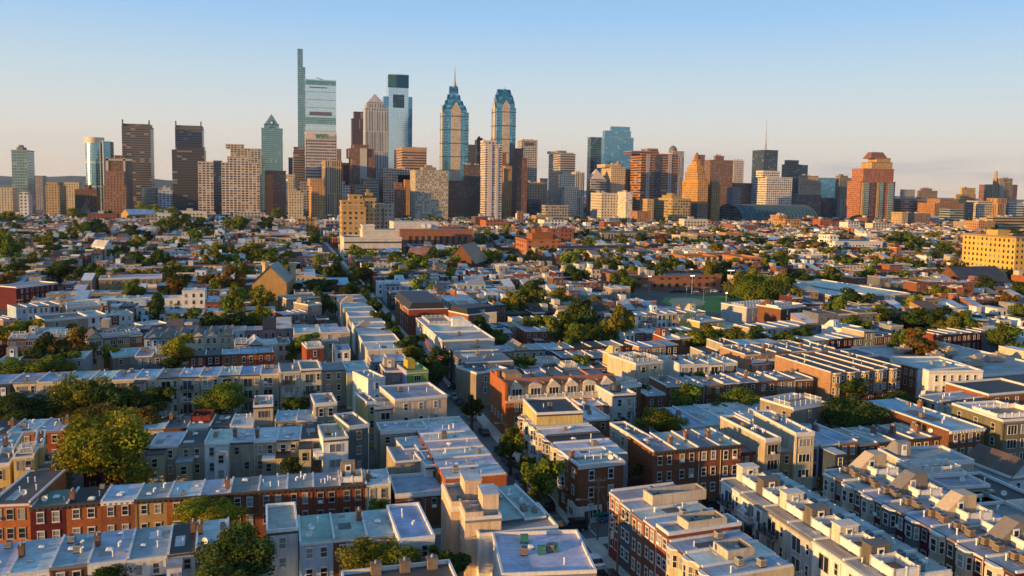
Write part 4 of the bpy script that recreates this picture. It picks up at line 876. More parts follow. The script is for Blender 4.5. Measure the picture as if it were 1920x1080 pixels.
# the white bank tower with its sign
t, W, d, Z = T('white gridded bank tower with a green sign along its top', (570, 573, 631), 249, 1420, 'wband', (.7, .62, .58), '', depth=36)
for q in range(14): mk('pier', MB().box(W*q/13-.5, W*q/13+.5, -.5, -.02, 0, Z-10), [STUCCO], t, color=(.6, .52, .48))
mk('sign_band', MB().box(-.3, W+.3, -.7, -.02, Z-11, Z, bottom=True), [STUCCO], t, color=(.62, .54, .5))
def text(body_, size, loc, par, mat, name='sign_lettering', rot=(math.pi/2, 0, 0), ext=.15, sx=1.0):
    cu = bpy.data.curves.new(name, 'FONT'); cu.body = body_; cu.size = size; cu.extrude = ext; cu.align_x = 'LEFT'
    o = bpy.data.objects.new(name, cu); COL.objects.link(o); o.parent = par; o.location = loc; o.rotation_euler = rot; o.scale = (sx, 1, 1)
    dg = bpy.context.evaluated_depsgraph_get(); me = bpy.data.meshes.new_from_object(o.evaluated_get(dg)); bpy.data.objects.remove(o)
    me.materials.clear(); me.materials.append(mat); return ob(name, me, par, loc) if False else _txt(name, me, par, loc, rot, sx)
def _txt(name, me, par, loc, rot, sx):
    o = ob(name, me, par, loc); o.rotation_euler = rot; o.scale = (sx, 1, 1); return o
text('WSFS', 11.0, (W*.3, -1.0, Z-9.6), t, plain('sign_green', (.0, .2, .035), .6, 0, .02), sx=.78, ext=.3)
text('bank', 9.5, (W*.70, -1.0, Z-9.6), t, plain('sign_grey', (.3, .3, .32), .5), sx=.85)
T('orange ribbed concrete tower in front of the white bank tower', (602, 610, 641), 302, 1290, 'rib', (.44, .31, .17), 'u')
T('orange stone tower with golden left side below the bank tower', (579, 585, 609), 349, 1130, 'punch', ORN, '', [(582, 606, 336, 3, 3)])
T('grey small gridded block between two orange towers', (563, 564, 579), 342, 1360, 'grid', (.3, .3, .33))
T('white gridded apartment slab with rooftop box', (625, 627, 657), 349, 1300, 'grid', WHT, '', [(634, 647, 341, 5, 5)])
T('dark red brick block behind the ribbed tower', (639, 640, 654), 306, 1500, 'brick', (.16, .055, .045))
T('small slate tower right of the white bank tower', (630, 631, 640), 280, 1650, 'punch', (.2, .18, .2))
T('brown stepped office tower with white centre bay', (654, 660, 704), 296, 1400, 'punch', (.2, .1, .07), '', [(655, 702, 279, 2, 2), (664, 692, 272, 4, 4)], xt=[(675, 688, 278, 345, (.5, .48, .44))])
T('dark maroon slab tower left of the pyramid-topped tower', (660, 660, 681), 223, 1620, 'rib', (.075, .03, .04), '', [(664, 681, 210, 1, 1)])
# pyramid-topped tower
Y0 = 1680
t, W, d, Z = T('pale grey granite tower with an open lattice pyramid top', (680, 685, 728), 203, Y0, 'rib', (.42, .45, .5), '', [(688, 721, 194, 5, 5), (692, 718, 190, 7, 7)])
x0 = atY(685, 203, Y0).x; P, Q, A_ = atY(690, 191, Y0), atY(720, 191, Y0), atY(706, 173.5, Y0); a, c = P.x-x0, Q.x-x0
mk('pyramid', MB().cone([(a, 5), (c, 5), (c, 5+(c-a)), (a, 5+(c-a))], P.z, ((a+c)/2, 5+(c-a)/2, A_.z)), [facade('f_lattice', 4, 4, .5, .5, (.3, .3, .38), .4, 0, .5, (.5, .44, .42))], t, color=(.4, .34, .36))
# the notched glass tower
Y0 = 1860
t, W, d, Z = T('pale notched glass tower with dark top and square dark window', (724, 729, 766), 140, Y0, 'pglass', (.55, .63, .63), '', depth=46)
x0 = atY(729, 140, Y0).x
for (a, b_, y0, y1, cc, q) in ((727.5, 766.3, 139.5, 165.5, (.035, .14, .17), 0), (737, 758, 177, 202.5, (.06, .12, .14), 1), (766, 772, 181, 500, (.25, .42, .55), 2), (720, 727.5, 180, 500, (.3, .42, .52), 2)):
    A_, B_ = atY(a, y0, Y0), atY(b_, y1, Y0)
    if q == 2: mk('side_wing', MB().box(A_.x-x0, B_.x-x0, 6, 30, 0, A_.z), [fac('bglass')], t, color=cc)
    else: mk('facade_panel', MB().box(A_.x-x0, B_.x-x0, -.8, -.02, B_.z, A_.z, bottom=True), [fac('dglass') if q else PAINT], t, color=cc)
T('brown banded office block with sunlit left side and tan top', (739, 754, 800), 277, 1350, 'band', (.42, .25, .15), 'u', xt=[(754, 799, 276, 284, (.46, .29, .17))])
T('pink gridded office block below the pyramid-topped tower', (711, 719, 769), 317, 1330, 'grid', (.5, .36, .28), 'u')
T('large beige apartment slab with golden left end', (769, 779, 841), 320, 1180, 'lit', (.36, .31, .24), 'pu')
T('dark brown broad apartment block right of the beige slab', (840, 842, 902), 340, 1240, 'brick', (.13, .1, .085), 'u', [(871, 902, 310, 6, 3)])
T('brown slim brick block left of the beige slab', (740, 742, 761), 352, 1220, 'punch', (.2, .1, .07), '', [(741, 755, 343, 3, 3)])
T('orange lit slim block wedged beside the beige slab', (757, 759, 770), 338, 1290, 'punch', ORN)
T('grey beige banded block behind the orange limestone building', (660, 665, 708), 347, 1330, 'band', (.34, .3, .25), 'u', [(682, 708, 336, 4, 4)])
T('small pale green office block left of the orange banded tower', (744, 746, 770), 327, 1330, 'band', (.4, .42, .36))
# the two blue spired towers
def liberty(label, xs, ysh, Y0, tiers, apex, finial, base=5.5):
    xw, xa, xb = xs
    t, W, d, Z = T(label, xs, ysh, Y0, 'bglass', (.05, .2, .27), '')
    x0 = atY(xa, ysh, Y0).x; cx = W/2; cy = d/2
    for (px, ys, yp) in tiers:   # half widths in px of gabled tiers: shoulder and gable peak heights
        A_, B_ = atY(px[0], ys, Y0), atY(px[1], ys, Y0); zp = atY((px[0]+px[1])/2, yp, Y0).z; a, c = A_.x-x0, B_.x-x0; h_ = (c-a)/2
        y0_, y1_ = cy-h_*d/W, cy+h_*d/W; zs = A_.z; b = MB(); b.box(a, c, y0_, y1_, Z-2, zs, 0, top=False); mx, my = (a+c)/2, cy
        b.face([(a, y0_, zs), (c, y0_, zs), (mx, y0_, zp)], 1).face([(c, y1_, zs), (a, y1_, zs), (mx, y1_, zp)], 1).face([(a, y1_, zs), (a, y0_, zs), (a, my, zp)], 1).face([(c, y0_, zs), (c, y1_, zs), (c, my, zp)], 1)
        ctr = (mx, my, zp)
        for (p, q, r_) in (((a, y0_), (mx, y0_), (c, y0_)), ((c, y1_), (mx, y1_), (a, y1_))):
            b.face([(p[0], p[1], zs), (q[0], q[1], zp), ctr], 1).face([(q[0], q[1], zp), (r_[0], r_[1], zs), ctr], 1)
        for (xx, s) in ((a, -1), (c, 1)):
            b.face([(xx, y1_, zs), ctr, (xx, my, zp)] if s < 0 else [(xx, y1_, zs), (xx, my, zp), ctr], 1); b.face([(xx, y0_, zs), (xx, my, zp), ctr] if s < 0 else [(xx, y0_, zs), ctr, (xx, my, zp)], 1)
        mk('gabled_tier', b, [fac('bglass'), facade('f_crown', 3, 4, .9, .9, (.02, .15, .26), .15, .6, .1, (.05, .2, .3), wallmetal=.4, wallrough=.3)], t, color=(.03, .14, .22))
    # pale stone centre bays with pointed heads and dark cross bands, on the south and west faces
    bw = W*.36; zt = Z+W*.12
    for face in 'SW':
        L = W if face == 'S' else d; m0, m1 = L*.3, L*.68
        pts = [(m0, 60), (m1, 60), (m1, zt), ((m0+m1)/2, zt+L*.3), (m0, zt)]
        f3 = (lambda u, v, o: (u, -o, v)) if face == 'S' else (lambda u, v, o: (-o, d-u, v))
        b = MB(); b.face([f3(u, v, .9) for u, v in pts])
        for (u0, v0), (u1, v1) in zip(pts, pts[1:]+pts[:1]): b.face([f3(u0, v0, 0), f3(u1, v1, 0), f3(u1, v1, .9), f3(u0, v0, .9)])
        mk('stone_bay', b, [facade('f_stone', 3.2, 4.2, .55, .5, (.3, .26, .22), .3, .0, .5, (.42, .36, .28))], t, color=(.5, .41, .31))
        for q in range(9):
            z = Z-8-q*(26); b = MB()
            P = [f3(-.3, z, 1.1), f3(L+.3, z, 1.1), f3(L+.3, z+1.6, 1.1), f3(-.3, z+1.6, 1.1)]; b.face(P)
            mk('belt_course', b, [PAINT], t, color=(.05, .09, .12))
        for q in range(34):
            z = Z-3-q*5.4
            for u0, u1 in ((0, L*.16), (L*.84, L)):
                mk('belt_course', MB().face([f3(u0, z, .5), f3(u1, z, .5), f3(u1, z+1.5, .5), f3(u0, z+1.5, .5)]), [PAINT], t, color=(.06, .12, .15)) if q < 26 and face == 'S' else None
    A_ = atY(apex[0], apex[1], Y0); F_ = atY(finial[0], finial[1], Y0)
    zb = atY(apex[0], tiers[-1][2], Y0).z
    b = MB().tube((cx, cy, zb-6), (cx, cy, A_.z), base, 8, base*.35).tube((cx, cy, A_.z), (cx, cy, A_.z*.45+F_.z*.55), min(1.6, base*.35), 8, .9).tube((cx, cy, A_.z*.45+F_.z*.55), (cx, cy, F_.z), .8, 6, .15)
    mk('spire', b, [GREYM], t)
    return t
liberty('taller blue spired tower with stacked pointed gables', (825.5, 832, 879), 211, 1600, [((834, 876), 205, 196), ((838, 871), 196, 187), ((842, 866), 186, 176), ((846, 862), 172, 160)], (852.5, 151), (852.5, 118))
liberty('shorter blue gabled tower without a tall spire', (922, 932, 967.5), 203, 1560, [((933.5, 966), 194, 176), ((937, 962), 181, 165.5)], (945.5, 163.5), (945.5, 160), 2.4)
T('white balcony apartment tower with gold-lit rounded corner', (901, 910, 942), 271, 1170, 'balc', (.6, .53, .5), '', [(908, 932, 264, 4, 6)], xt=[(915, 921, 270, 416, (.6, .52, .49)), (931, 933, 277, 416, (.55, .47, .42))])
T('slim red brick tower with small crown block and lit left side', (960, 970, 989), 297, 1180, 'brick', (.17, .075, .05), '', [(969, 983, 279, 4, 4)])
T('gold-lit terracotta tower squeezed left of the red brick tower', (943, 947, 961), 312, 1260, 'punch', ORN)
T('rust orange slender shaft behind the white balcony tower', (941, 942, 949), 288, 1350, 'rib', (.33, .13, .05))
T('grey gridded office tower right of the shorter blue tower', (971, 978, 1008), 263, 1480, 'grid', (.42, .38, .35), 'u', xt=[(983, 1000, 267, 273, (.1, .1, .11))])
T('black office tower with stepped top between the blue towers', (878, 880, 893), 272, 1600, 'rib', (.07, .06, .065))
T('taller black office tower behind the white balcony tower', (893, 894, 909), 263, 1640, 'stripe', (.05, .06, .08), 'p')
T('tan office block with wide windows right of the red brick tower', (990, 992, 1025), 343, 1270, 'punch2', (.37, .26, .16), 'u', depth=30)
T('low dark block with blue glass below the tan office block', (986, 988, 1014), 374, 1220, 'dglass', (.1, .12, .15))
T('grey banded concrete office tower with stepped roof', (1029, 1051, 1079), 289, 1450, 'band', (.36, .32, .3), '', [(1046, 1063, 283, 3, 6), (1052, 1077, 287, 3, 6)])
T('small pale block on the skyline between two grey towers', (1013, 1014, 1027), 335, 1700, 'punch', (.55, .42, .35))
T('cream art deco tower with sunlit stepped shoulders', (1052, 1058, 1084), 352, 1230, 'punch', (.55, .47, .37), '', [(1053, 1080, 328, 3, 3), (1058, 1074, 322, 6, 6)])
T('pale gothic office tower behind the cream art deco tower', (1070, 1080, 1096), 324, 1330, 'rib', (.5, .44, .37), 'u')
T('long low grey gridded block at the foot of the art deco tower', (1016, 1023, 1067), 386, 1150, 'grid', (.34, .31, .26))
T('teal glass slab tower left of the broad blue tower', (1102, 1108, 1128), 258, 1500, 'dglass', (.05, .15, .17), '')
t, W, d, Z = T('broad blue grey glass tower with stepped crenellated top', (1128, 1134, 1188), 258, 1540, 'bglass', (.25, .34, .4), '', [(1135, 1184, 246, 2, 3), (1148, 1183, 238, 4, 6)])
T('office tower with pale pyramid roof and dark glass stripes', (1104, 1108, 1137), 336, 1330, 'band', (.42, .37, .34), '')
t, W, d, Z = TOWERS[-1]; A_ = atY(1121, 316, 1330); mk('pyramid_roof', MB().cone([(W*.05, 0), (W*.95, 0), (W*.95, W*.9), (W*.05, W*.9)], Z, (W/2, W*.45, A_.z)), [COPING], t, color=(.58, .46, .38))
t, W, d, Z = T('sunlit cream hotel with small round roof dome', (1128, 1146, 1173), 314, 1330, 'punch', (.52, .42, .3), 'u', [(1136, 1166, 309, 3, 3)])
mk('roof_dome', MB().tube((W*.6, 8, Z), (W*.6, 8, Z+8), 4, 12, 3.4).tube((W*.6, 8, Z+8), (W*.6, 8, Z+12), 3.4, 12, .6), [STUCCO], t, color=(.4, .22, .12))
T('orange narrow side block right of the sunlit cream hotel', (1168, 1171, 1182), 318, 1350, 'punch', ORN)
T('pale grey cream square apartment block below the pyramid tower', (1108, 1128, 1159), 363, 1150, 'punch2', (.5, .45, .38), 'u')
T('white apartment tower glowing orange on its left face', (1158, 1174, 1186), 361, 1120, 'lit', (.58, .5, .44), 'u')
t, W, d, Z = T('wide twin brick slab tower with dark slot in the middle', (1182, 1203, 1272), 289, 1290, 'band', (.36, .16, .075), '', [(1186, 1237, 284, 3, 10), (1218, 1237, 279, 6, 12)])
for (a, b_, cc) in ((1229, 1241, (.07, .06, .08)), (1213, 1220, (.42, .36, .36)), (1254, 1261, (.42, .36, .36))):
    P, Q = atY(a, 290, 1289), atY(b_, 290, 1289); x0 = atY(1203, 289, 1290).x
    mk('recess_strip', MB().box(P.x-x0, Q.x-x0, -.6, -.02, 0, P.z), [fac('punch')], t, color=cc)
t, W, d, Z = T('pale tower with a round grey dome behind the twin brick slab', (1258, 1262, 1283), 284, 1500, 'rib', (.4, .37, .38), '')
mk('dome', MB().tube((W*.2, 10, Z-2), (W*.2, 10, Z+4), 8, 16, 8).tube((W*.2, 10, Z+4), (W*.2, 10, Z+9), 8, 16, 5.5).tube((W*.2, 10, Z+9), (W*.2, 10, Z+12), 5.5, 16, .8), [PAINT], t, color=(.14, .13, .12))
# stepped golden tower
t, W, d, Z = T('golden stepped art deco tower with domed crown', (1264, 1309, 1328), 340, 1160, 'punch', (.44, .24, .065), '', [(1310, 1325, 325, 3, 8), (1310, 1322, 314, 5, 14)], depth=52)
x0 = atY(1309, 340, 1160).x
for (q, y) in ((0, 320), (1, 308), (2, 298)):
    z = atY(1300, y, 1160).z; mk('setback', MB().box(1+q*1.5, W-3-q*2, 6+q*4, d-8-q*7, Z-1, z), [fac('punch')], t, color=(.44, .24, .065))
A_ = atY(1298, 284, 1160); zt = atY(1298, 299, 1160).z
mk('crown', MB().tube((W*.38, d*.36, zt-1), (W*.38, d*.36, zt+6), 5, 8, 4.4).tube((W*.38, d*.36, zt+6), (W*.38, d*.36, A_.z), 4.4, 8, .6), [STUCCO], t, color=(.3, .13, .06))
T('dark brown apartment tower right of the golden stepped tower', (1322, 1332, 1375), 301, 1290, 'brick', (.2, .11, .07), 'u', [(1345, 1361, 293, 6, 6)])
T('small dark brown block on top behind the golden crown', (1305, 1308, 1322), 291, 1400, 'brick', (.2, .1, .06))
T('cream hotel tower with cornice right of the dark brown tower', (1373, 1376, 1395), 302, 1420, 'punch', (.5, .44, .4), 'u')
T('gold and black stepped block below the dark brown tower', (1328, 1335, 1351), 347, 1170, 'punch', (.36, .2, .07), 'u', [(1336, 1350, 341, 3, 3)])
T('yellow brick apartment block with gridded dark front', (1226, 1261, 1295), 373, 1090, 'grid', (.4, .29, .13), 'pu')
T('narrow yellow block left of the yellow brick apartment block', (1200, 1214, 1226), 374, 1110, 'punch', (.46, .3, .13), '')
T('small rust apartment building with dark cornice', (1183, 1195, 1218), 397, 1060, 'punch', (.33, .15, .07), '')
T('brown plain block between yellow block and golden tower', (1294, 1308, 1327), 384, 1110, 'punch', (.22, .15, .1), '', depth=20)
# right group
t, W, d, Z = T('black tower with a tall lattice antenna on its roof', (1411, 1433, 1459), 282, 1470, 'dglass', (.06, .07, .1), '')
A_ = atY(1442, 214.6, 1470); mk('antenna', MB().tube((W*.3, 10, Z), (W*.3, 10, Z+(A_.z-Z)*.5), 1.1, 6, .7).tube((W*.3, 10, Z+(A_.z-Z)*.5), (W*.3, 10, A_.z), .6, 6, .15).tube((W*.3-3, 10, Z), (W*.3, 10, Z+22), .3).tube((W*.3+3, 10, Z), (W*.3, 10, Z+22), .3), [GREYM], t)
T('dark stepped office building right of the antenna tower', (1466, 1478, 1503), 309, 1500, 'stripe', (.14, .12, .13), '', [(1480, 1500, 301, 4, 6)])
T('dark blue glass block beside the dark stepped office building', (1501, 1503, 1515), 310, 1550, 'dglass', (.1, .15, .2))
T('white gridded apartment house behind the glass barrel vault', (1410, 1438, 1486), 333, 1280, 'grid', (.6, .55, .5), '', [(1434, 1465, 321, 5, 12)])
T('cream hotel building with orange top beside the blue office block', (1497, 1500, 1540), 343, 1350, 'punch', (.52, .36, .24), 'u', [(1500, 1534, 330, 4, 6)])
T('blue glass office block with pale top storey', (1534, 1537, 1567), 334, 1450, 'bglass', (.12, .3, .42), '')
T('grey concrete slab left of the red stepped tower', (1574, 1575, 1597), 334, 1450, 'rib', (.25, .22, .17), 'p')
T('dark low brick block left of the white gridded apartment house', (1372, 1376, 1412), 344, 1330, 'brick', (.13, .09, .09))
T('grey office block between brown tower and white apartment house', (1363, 1374, 1390), 352, 1220, 'punch', (.2, .19, .21))
T('black low block with round window right of the white gridded house', (1484, 1486, 1540), 366, 1290, 'punch2', (.1, .1, .11), '')
T('dark glass block behind the end of the barrel vault', (1538, 1540, 1569), 372, 1350, 'dglass', (.08, .12, .15))
# red stepped apartment tower with a hipped copper roof
Y0 = 1230
t, W, d, Z = T('red stepped apartment tower with copper hipped roof', (1589, 1614, 1679), 341, Y0, 'punch', (.36, .135, .065), '', [(1620, 1677, 317, 1, 4), (1637, 1676, 305, 3, 6), (1648, 1674, 297, 5, 8)])
for ch in t.children:
    if ch.name.startswith('wall') and max(v.co.z for v in ch.data.vertices) > Z+28: ch.color = rgba((.46, .31, .12))
x0 = atY(1614, 341, Y0).x
for (a, b_, cc, st) in ((1617, 1621, (.5, .34, .14), 'punch'), (1622, 1630, (.34, .36, .36), 'tglass'), (1645, 1649, (.5, .34, .14), 'punch'), (1650, 1657, (.34, .36, .36), 'tglass'), (1667, 1676, (.34, .36, .36), 'tglass'), (1633, 1642, (.12, .05, .05), 'brick')):
    P, Q = atY(a+.0, 342, Y0-1), atY(b_, 342, Y0-1); mk('bay_strip', MB().box(P.x-x0, Q.x-x0, -1.6, -.02, 0, P.z), [fac(st)], t, color=cc)
P, Q, A_ = atY(1637, 296, Y0), atY(1669, 296, Y0), atY(1652, 285, Y0); a, c = P.x-x0, Q.x-x0
mk('hipped_roof', MB().prism([(a, 5), (c, 5), (c, d-8), (a, d-8)], P.z-1, A_.z, poly2=[(a+6, 11), (c-6, 11), (c-6, d-14), (a+6, d-14)]), [COPING], t, color=(.2, .085, .06))
# glass barrel vault concert hall
Y0 = 1140; P, Q = atY(1392, 420, Y0), atY(1533, 420, Y0); zt = atY(1460, 385, Y0).z
t = thing('concert_hall', 'huge dark teal glass barrel vault concert hall', 'concert hall', (P.x, Y0, 0), 0, 'downtown towers')
W = Q.x-P.x; b = MB(); n = 16; Rr = 42
def arc(i): a = math.pi*i/n; return (Y0*0+Rr*(1-math.cos(a)), 8+(zt-8)*math.sin(a))
for i in range(n):
    (y0_, z0_), (y1_, z1_) = arc(i), arc(i+1)
    for k in range(20): b.face([(W*k/20, y0_, z0_), (W*(k+1)/20, y0_, z0_), (W*(k+1)/20, y1_, z1_), (W*k/20, y1_, z1_)])
mk('vault', b, [facade('f_vault', 7, 5, .9, .9, (.02, .09, .11), .6, 0., .06, (.02, .05, .055), wallrough=.7)], t, color=(.025, .055, .06))
b = MB()
for k in range(21):
    for i in range(n):
        (y0_, z0_), (y1_, z1_) = arc(i), arc(i+1); b.tube((W*k/20, y0_-.3, z0_+.3), (W*k/20, y1_-.3, z1_+.3), .55, 4)
mk('ribs', b, [PAINT], t, color=(.06, .09, .1))
for x in (0, W): mk('end_glass', MB().face([(x, *arc(i)) for i in range(n+1)] if x else [(x, *arc(i)) for i in range(n, -1, -1)]), [fac('dglass')], t, color=(.1, .16, .18))
mk('base', MB().box(-3, W+3, -1, 86, 0, 9), [STUCCO], t, color=(.2, .13, .1))
T('orange brick apartment house before the glass barrel vault', (1446, 1472, 1501), 412, 1000, 'punch2', (.4, .22, .09), 'u', [(1464, 1478, 405, 4, 8)])
T('long red brick building right of the barrel vault', (1523, 1549, 1589), 415, 1020, 'brick', (.26, .075, .04), 'u', [(1524, 1546, 409, 4, 8)])
T('low pink and grey wall building under the red stepped tower', (1588, 1589, 1683), 421, 1010, 'rib', (.36, .25, .22), '', depth=26)
T('terracotta orange plain building below the pink wall', (1633, 1634, 1676), 431, 960, 'band', (.45, .14, .06), '', depth=22)
T('salmon pink gridded building right of the terracotta building', (1678, 1707, 1740), 434, 940, 'grid', (.5, .22, .15), '')
T('grey low office building with long roof, right of the red tower', (1688, 1689, 1735), 374, 1250, 'band', (.25, .2, .19), 'u', depth=28)
T('pale distant slab right of the red stepped tower', (1688, 1690, 1716), 356, 1600, 'punch', (.4, .35, .3))
T('brown stepped hospital block with roof plant', (1719, 1722, 1758), 358, 1450, 'punch', (.27, .2, .15), 'u', [(1728, 1748, 354, 4, 4)])
T('tan block with plain sunlit side and brown gridded front', (1672, 1692, 1703), 399, 1080, 'punch', (.42, .31, .17), '', depth=24)
T('wide brown gridded office building at the right', (1701, 1703, 1745), 401, 1085, 'punch', (.25, .15, .1), 'u', depth=26)
T('rust brown tiered building right of centre-right skyline', (1752, 1753, 1812), 382, 1200, 'punch', (.34, .17, .07), '', [(1766, 1800, 374, 4, 6)])
T('golden stepped classical building on the right skyline', (1790, 1793, 1830), 365, 1500, 'punch', (.5, .36, .17), '', [(1803, 1828, 353, 4, 6), (1806, 1810, 351, 8, 8)])
T('pale blue banded building behind the tan blocks', (1780, 1782, 1812), 393, 1150, 'band', (.24, .29, .32), '')
t, W, d, Z = T('grey brown tower with tall chimney at the right edge', (1862, 1875, 1899), 335, 1350, 'rib', (.33, .25, .15), 'u')
mk('chimney', MB().tube((W*.05-6, 6, 20), (W*.05-6, 6, atY(1868, 321, 1350).z), 3.2, 12, 2.6), [STUCCO], t, color=(.4, .28, .15))
mk('annex', MB().box(-14, 0, 2, 24, 0, Z-12), [fac('rib')], t, color=(.36, .28, .17))
T('red slab left of the chimney tower', (1851, 1853, 1864), 347, 1450, 'brick', (.2, .09, .08))
T('dark red slab right of the chimney tower', (1897, 1898, 1908), 347, 1450, 'brick', (.14, .07, .08))
T('white gridded building with gold sunlit middle at the right', (1832, 1834, 1872), 378, 1130, 'grid', (.55, .46, .34), '')
T('orange brick block beside the white gridded building', (1870, 1872, 1888), 373, 1120, 'rib', (.42, .22, .07))
T('white terraced low building at the right edge', (1890, 1892, 1920), 381, 1130, 'band', (.55, .53, .48), 'u')
T('navy glass slab at the right before rust tiered building', (1808, 1811, 1826), 380, 1120, 'dglass', (.05, .07, .12))
T('sunlit tan factory building with two roof stacks', (1850, 1862, 1925), 408, 900, 'band', (.42, .27, .12), 'u')
T('orange brick low building left of the factory', (1811, 1835, 1866), 416, 880, 'punch', (.42, .22, .08), 'u')
# big yellow apartment block at the right edge
t, W, d, Z = T('big yellow apartment block at the right edge with rows of small windows', (1806, 1905, 1990), 446, 412, 'brick', (.3, .2, .1), '', side='punch')
for ch in t.children:
    if ch.name.startswith('wall'): ch.color = rgba((.6, .37, .075))
mk('plant_room', MB().box(3, 12, d*.4, d*.62, Z-.6, Z+4), [STUCCO], t, color=(.5, .36, .12))
# middle distance blocks in front of downtown
t, W, d, Z = T('orange limestone apartment building with stepped top and tower', (633, 641, 686), 390, 690, 'punch2', (.46, .29, .11), '', [(641, 684, 378, 3, 4), (656, 680, 367, 6, 6)], depth=24)
T('tan blank tower part beside the orange limestone building', (684, 685, 705), 373, 695, 'punch', (.44, .3, .13), 'p', depth=22)
T('grey beige plain slab right of the orange limestone building', (704, 705, 739), 384, 702, 'punch', (.4, .34, .25), '', depth=22, xt=[(717, 720, 390, 440, (.2, .16, .1))])
T('white windowless building with dark horizontal lines and roof boxes', (643, 645, 753), 447, 612, 'band', (.62, .58, .52), '', [(682, 750, 434, 8, 6), (683, 706, 425, 12, 10)], depth=34)
for ch in TOWERS[-1][0].children:
    if ch.name.startswith('wall'): ch.data.materials[0] = STUCCO
for y in (454, 467, 480): 
    t, W, d, Z = TOWERS[-1]; z = atY(700, y-1, 612).z; mk('dark_line', MB().box(0, W, -.35, -.02, max(z-1, 1), z, bottom=True), [PAINT], t, color=(.03, .04, .05))
t, W, d, Z = T('broad brown brick building with tall dark window slots', (745, 750, 886), 431, 660, 'rib', (.3, .13, .08), '', depth=48)
for ch in t.children:
    if ch.name.startswith('wall'): ch.data.materials[0] = BRICK
for q in range(10): mk('window_slot', MB().box(W*(.12+.085*q), W*(.12+.085*q)+2.1, -.25, -.02, 2, Z-5), [PAINT], t, color=(.05, .03, .03))
a = atY(738, 416, 665); x0 = atY(750, 431, 660).x; e = atY(822, 416, 665)
mk('white_penthouse', MB().box(a.x-x0, e.x-x0, 5, 30, Z-.6, a.z), [STUCCO], t, color=(.62, .58, .55))
for px in (793, 804): p_ = atY(px, 425, 664); mk('satellite_dish', MB().tube((p_.x-x0, 4.2, p_.z), (p_.x-x0, 3.2, p_.z+.6), .3, 12, 2.0), [WHITE], t)
T('orange brick block of flats with paired windows', (977, 988, 1051), 451, 590, 'punch2', (.36, .13, .045), 'p', depth=30)
T('red brick school-like block behind the orange block', (1015, 1028, 1076), 430, 700, 'brick', (.26, .08, .045), 'u')
T('long low tan warehouse with flat roof', (1124, 1128, 1250), 438, 760, 'rib', (.4, .3, .18), '', depth=34)
T('cream pale building with white right half', (1260, 1276, 1307), 443, 700, 'punch', (.55, .46, .33), '')
T('brown building with arched dark windows beside the cream one', (1306, 1308, 1338), 440, 705, 'punch2', (.26, .17, .12), '')
T('rust brown sunlit block right of the arched-window building', (1347, 1362, 1392), 438, 720, 'punch2', (.38, .2, .09), '')
T('long grey stone institutional building with dormers', (1392, 1394, 1476), 446, 730, 'punch2', (.38, .38, .4), 'u', depth=24)
T('black building right of the grey stone institution', (1475, 1477, 1500), 446, 735, 'punch', (.06, .06, .08), '')
T('orange brick apartment row with pale columns and dark roof', (1259, 1285, 1346), 482, 520, 'punch2', (.36, .17, .065), '', xt=[(1290+11*q, 1292+11*q, 482, 500, (.5, .42, .3)) for q in range(6)])
T('tall orange brick slab with balconies facing the sun', (1355, 1393, 1430), 485, 470, 'punch2', (.38, .16, .06), '', side='punch', depth=None)
T('long three storey red brick apartment building behind the ball field', (1128, 1162, 1352), 519, 415, 'punch2', (.26, .11, .06), 'u', depth=None, cat='apartment building')
T('white clinic building with blue corner panels and stair tower', (1555, 1566, 1655), 454, 610, 'punch', (.66, .65, .63), 'u', [(1560, 1577, 443, 3, 6), (1630, 1648, 440, 3, 6)], depth=24, xt=[(1583, 1587, 454, 475, (.02, .08, .4)), (1632, 1646, 460, 466, (.02, .06, .35))])
b_ = T('elongated brown parking structure with open decks', (1055, 1058, 1212), 468, 600, 'band', (.2, .12, .09), '', depth=30)
# ================================================================== streets and pavements
struct(mk('ground', MB().face([(-9000, -3000, 0), (9000, -3000, 0), (9000, 12000, 0), (-9000, 12000, 0)]), [groundmat('ground_soil', (.06, .055, .045), (.11, .1, .085))]))
STREETS_NS = [-98.6, 42.8, 171, 300, 429, 558, 687, 816, 945]
CROSS = (121.6, 217.)           # centre lines of the two cross streets near the camera
def slab(name, x0, x1, y0, y1, z, mat): return struct(mk(name, MB().box(x0, x1, y0, y1, -.3, z), [mat]))
for i, X in enumerate(STREETS_NS):
    struct(mk('road', MB().face([(X-3.3, 40, .012), (X+3.3, 40, .012), (X+3.3, 1300, .012), (X-3.3, 1300, .012)]), [ASPH]))
for Y in CROSS:
    for k in range(len(STREETS_NS)-1 if Y < 150 else 3):
        x0, x1 = STREETS_NS[k]+3.32, STREETS_NS[k+1]-3.32
        struct(mk('road', MB().face([(x0, Y-3.6, .012), (x1, Y-3.6, .012), (x1, Y+3.6, .012), (x0, Y+3.6, .012)]), [ASPH]))
ys = [60, CROSS[0]-3.6, CROSS[0]+3.6, CROSS[1]-3.6, CROSS[1]+3.6, 900]
for s in (-1, 1):
    for a, b_ in zip(ys[::2], ys[1::2]):
        x0, x1 = sorted((42.8+s*3.3, 42.8+s*5.9)); slab('pavement', x0, x1, a, b_, .14, PAVE)
        X2 = 42.8+s*5.92; far = 42.8+s*130
        for yy in (a, b_):
            if yy in (60, 900): continue
            y0, y1 = (yy, yy+2.3) if yy == a else (yy-2.3, yy)
            q0, q1 = sorted((X2, far)); slab('pavement', q0, q1, y0, y1, .135, PAVE)
WL = plain('road_paint', (.62, .62, .6), .8)
b = MB()
def line(x0, y0, x1, y1, w_=.14):
    d = Vector((x1-x0, y1-y0)).normalized(); n = Vector((-d.y, d.x))*w_/2
    b.face([(x0-n.x, y0-n.y, .018), (x1-n.x, y1-n.y, .018), (x1+n.x, y1+n.y, .018), (x0+n.x, y0+n.y, .018)])
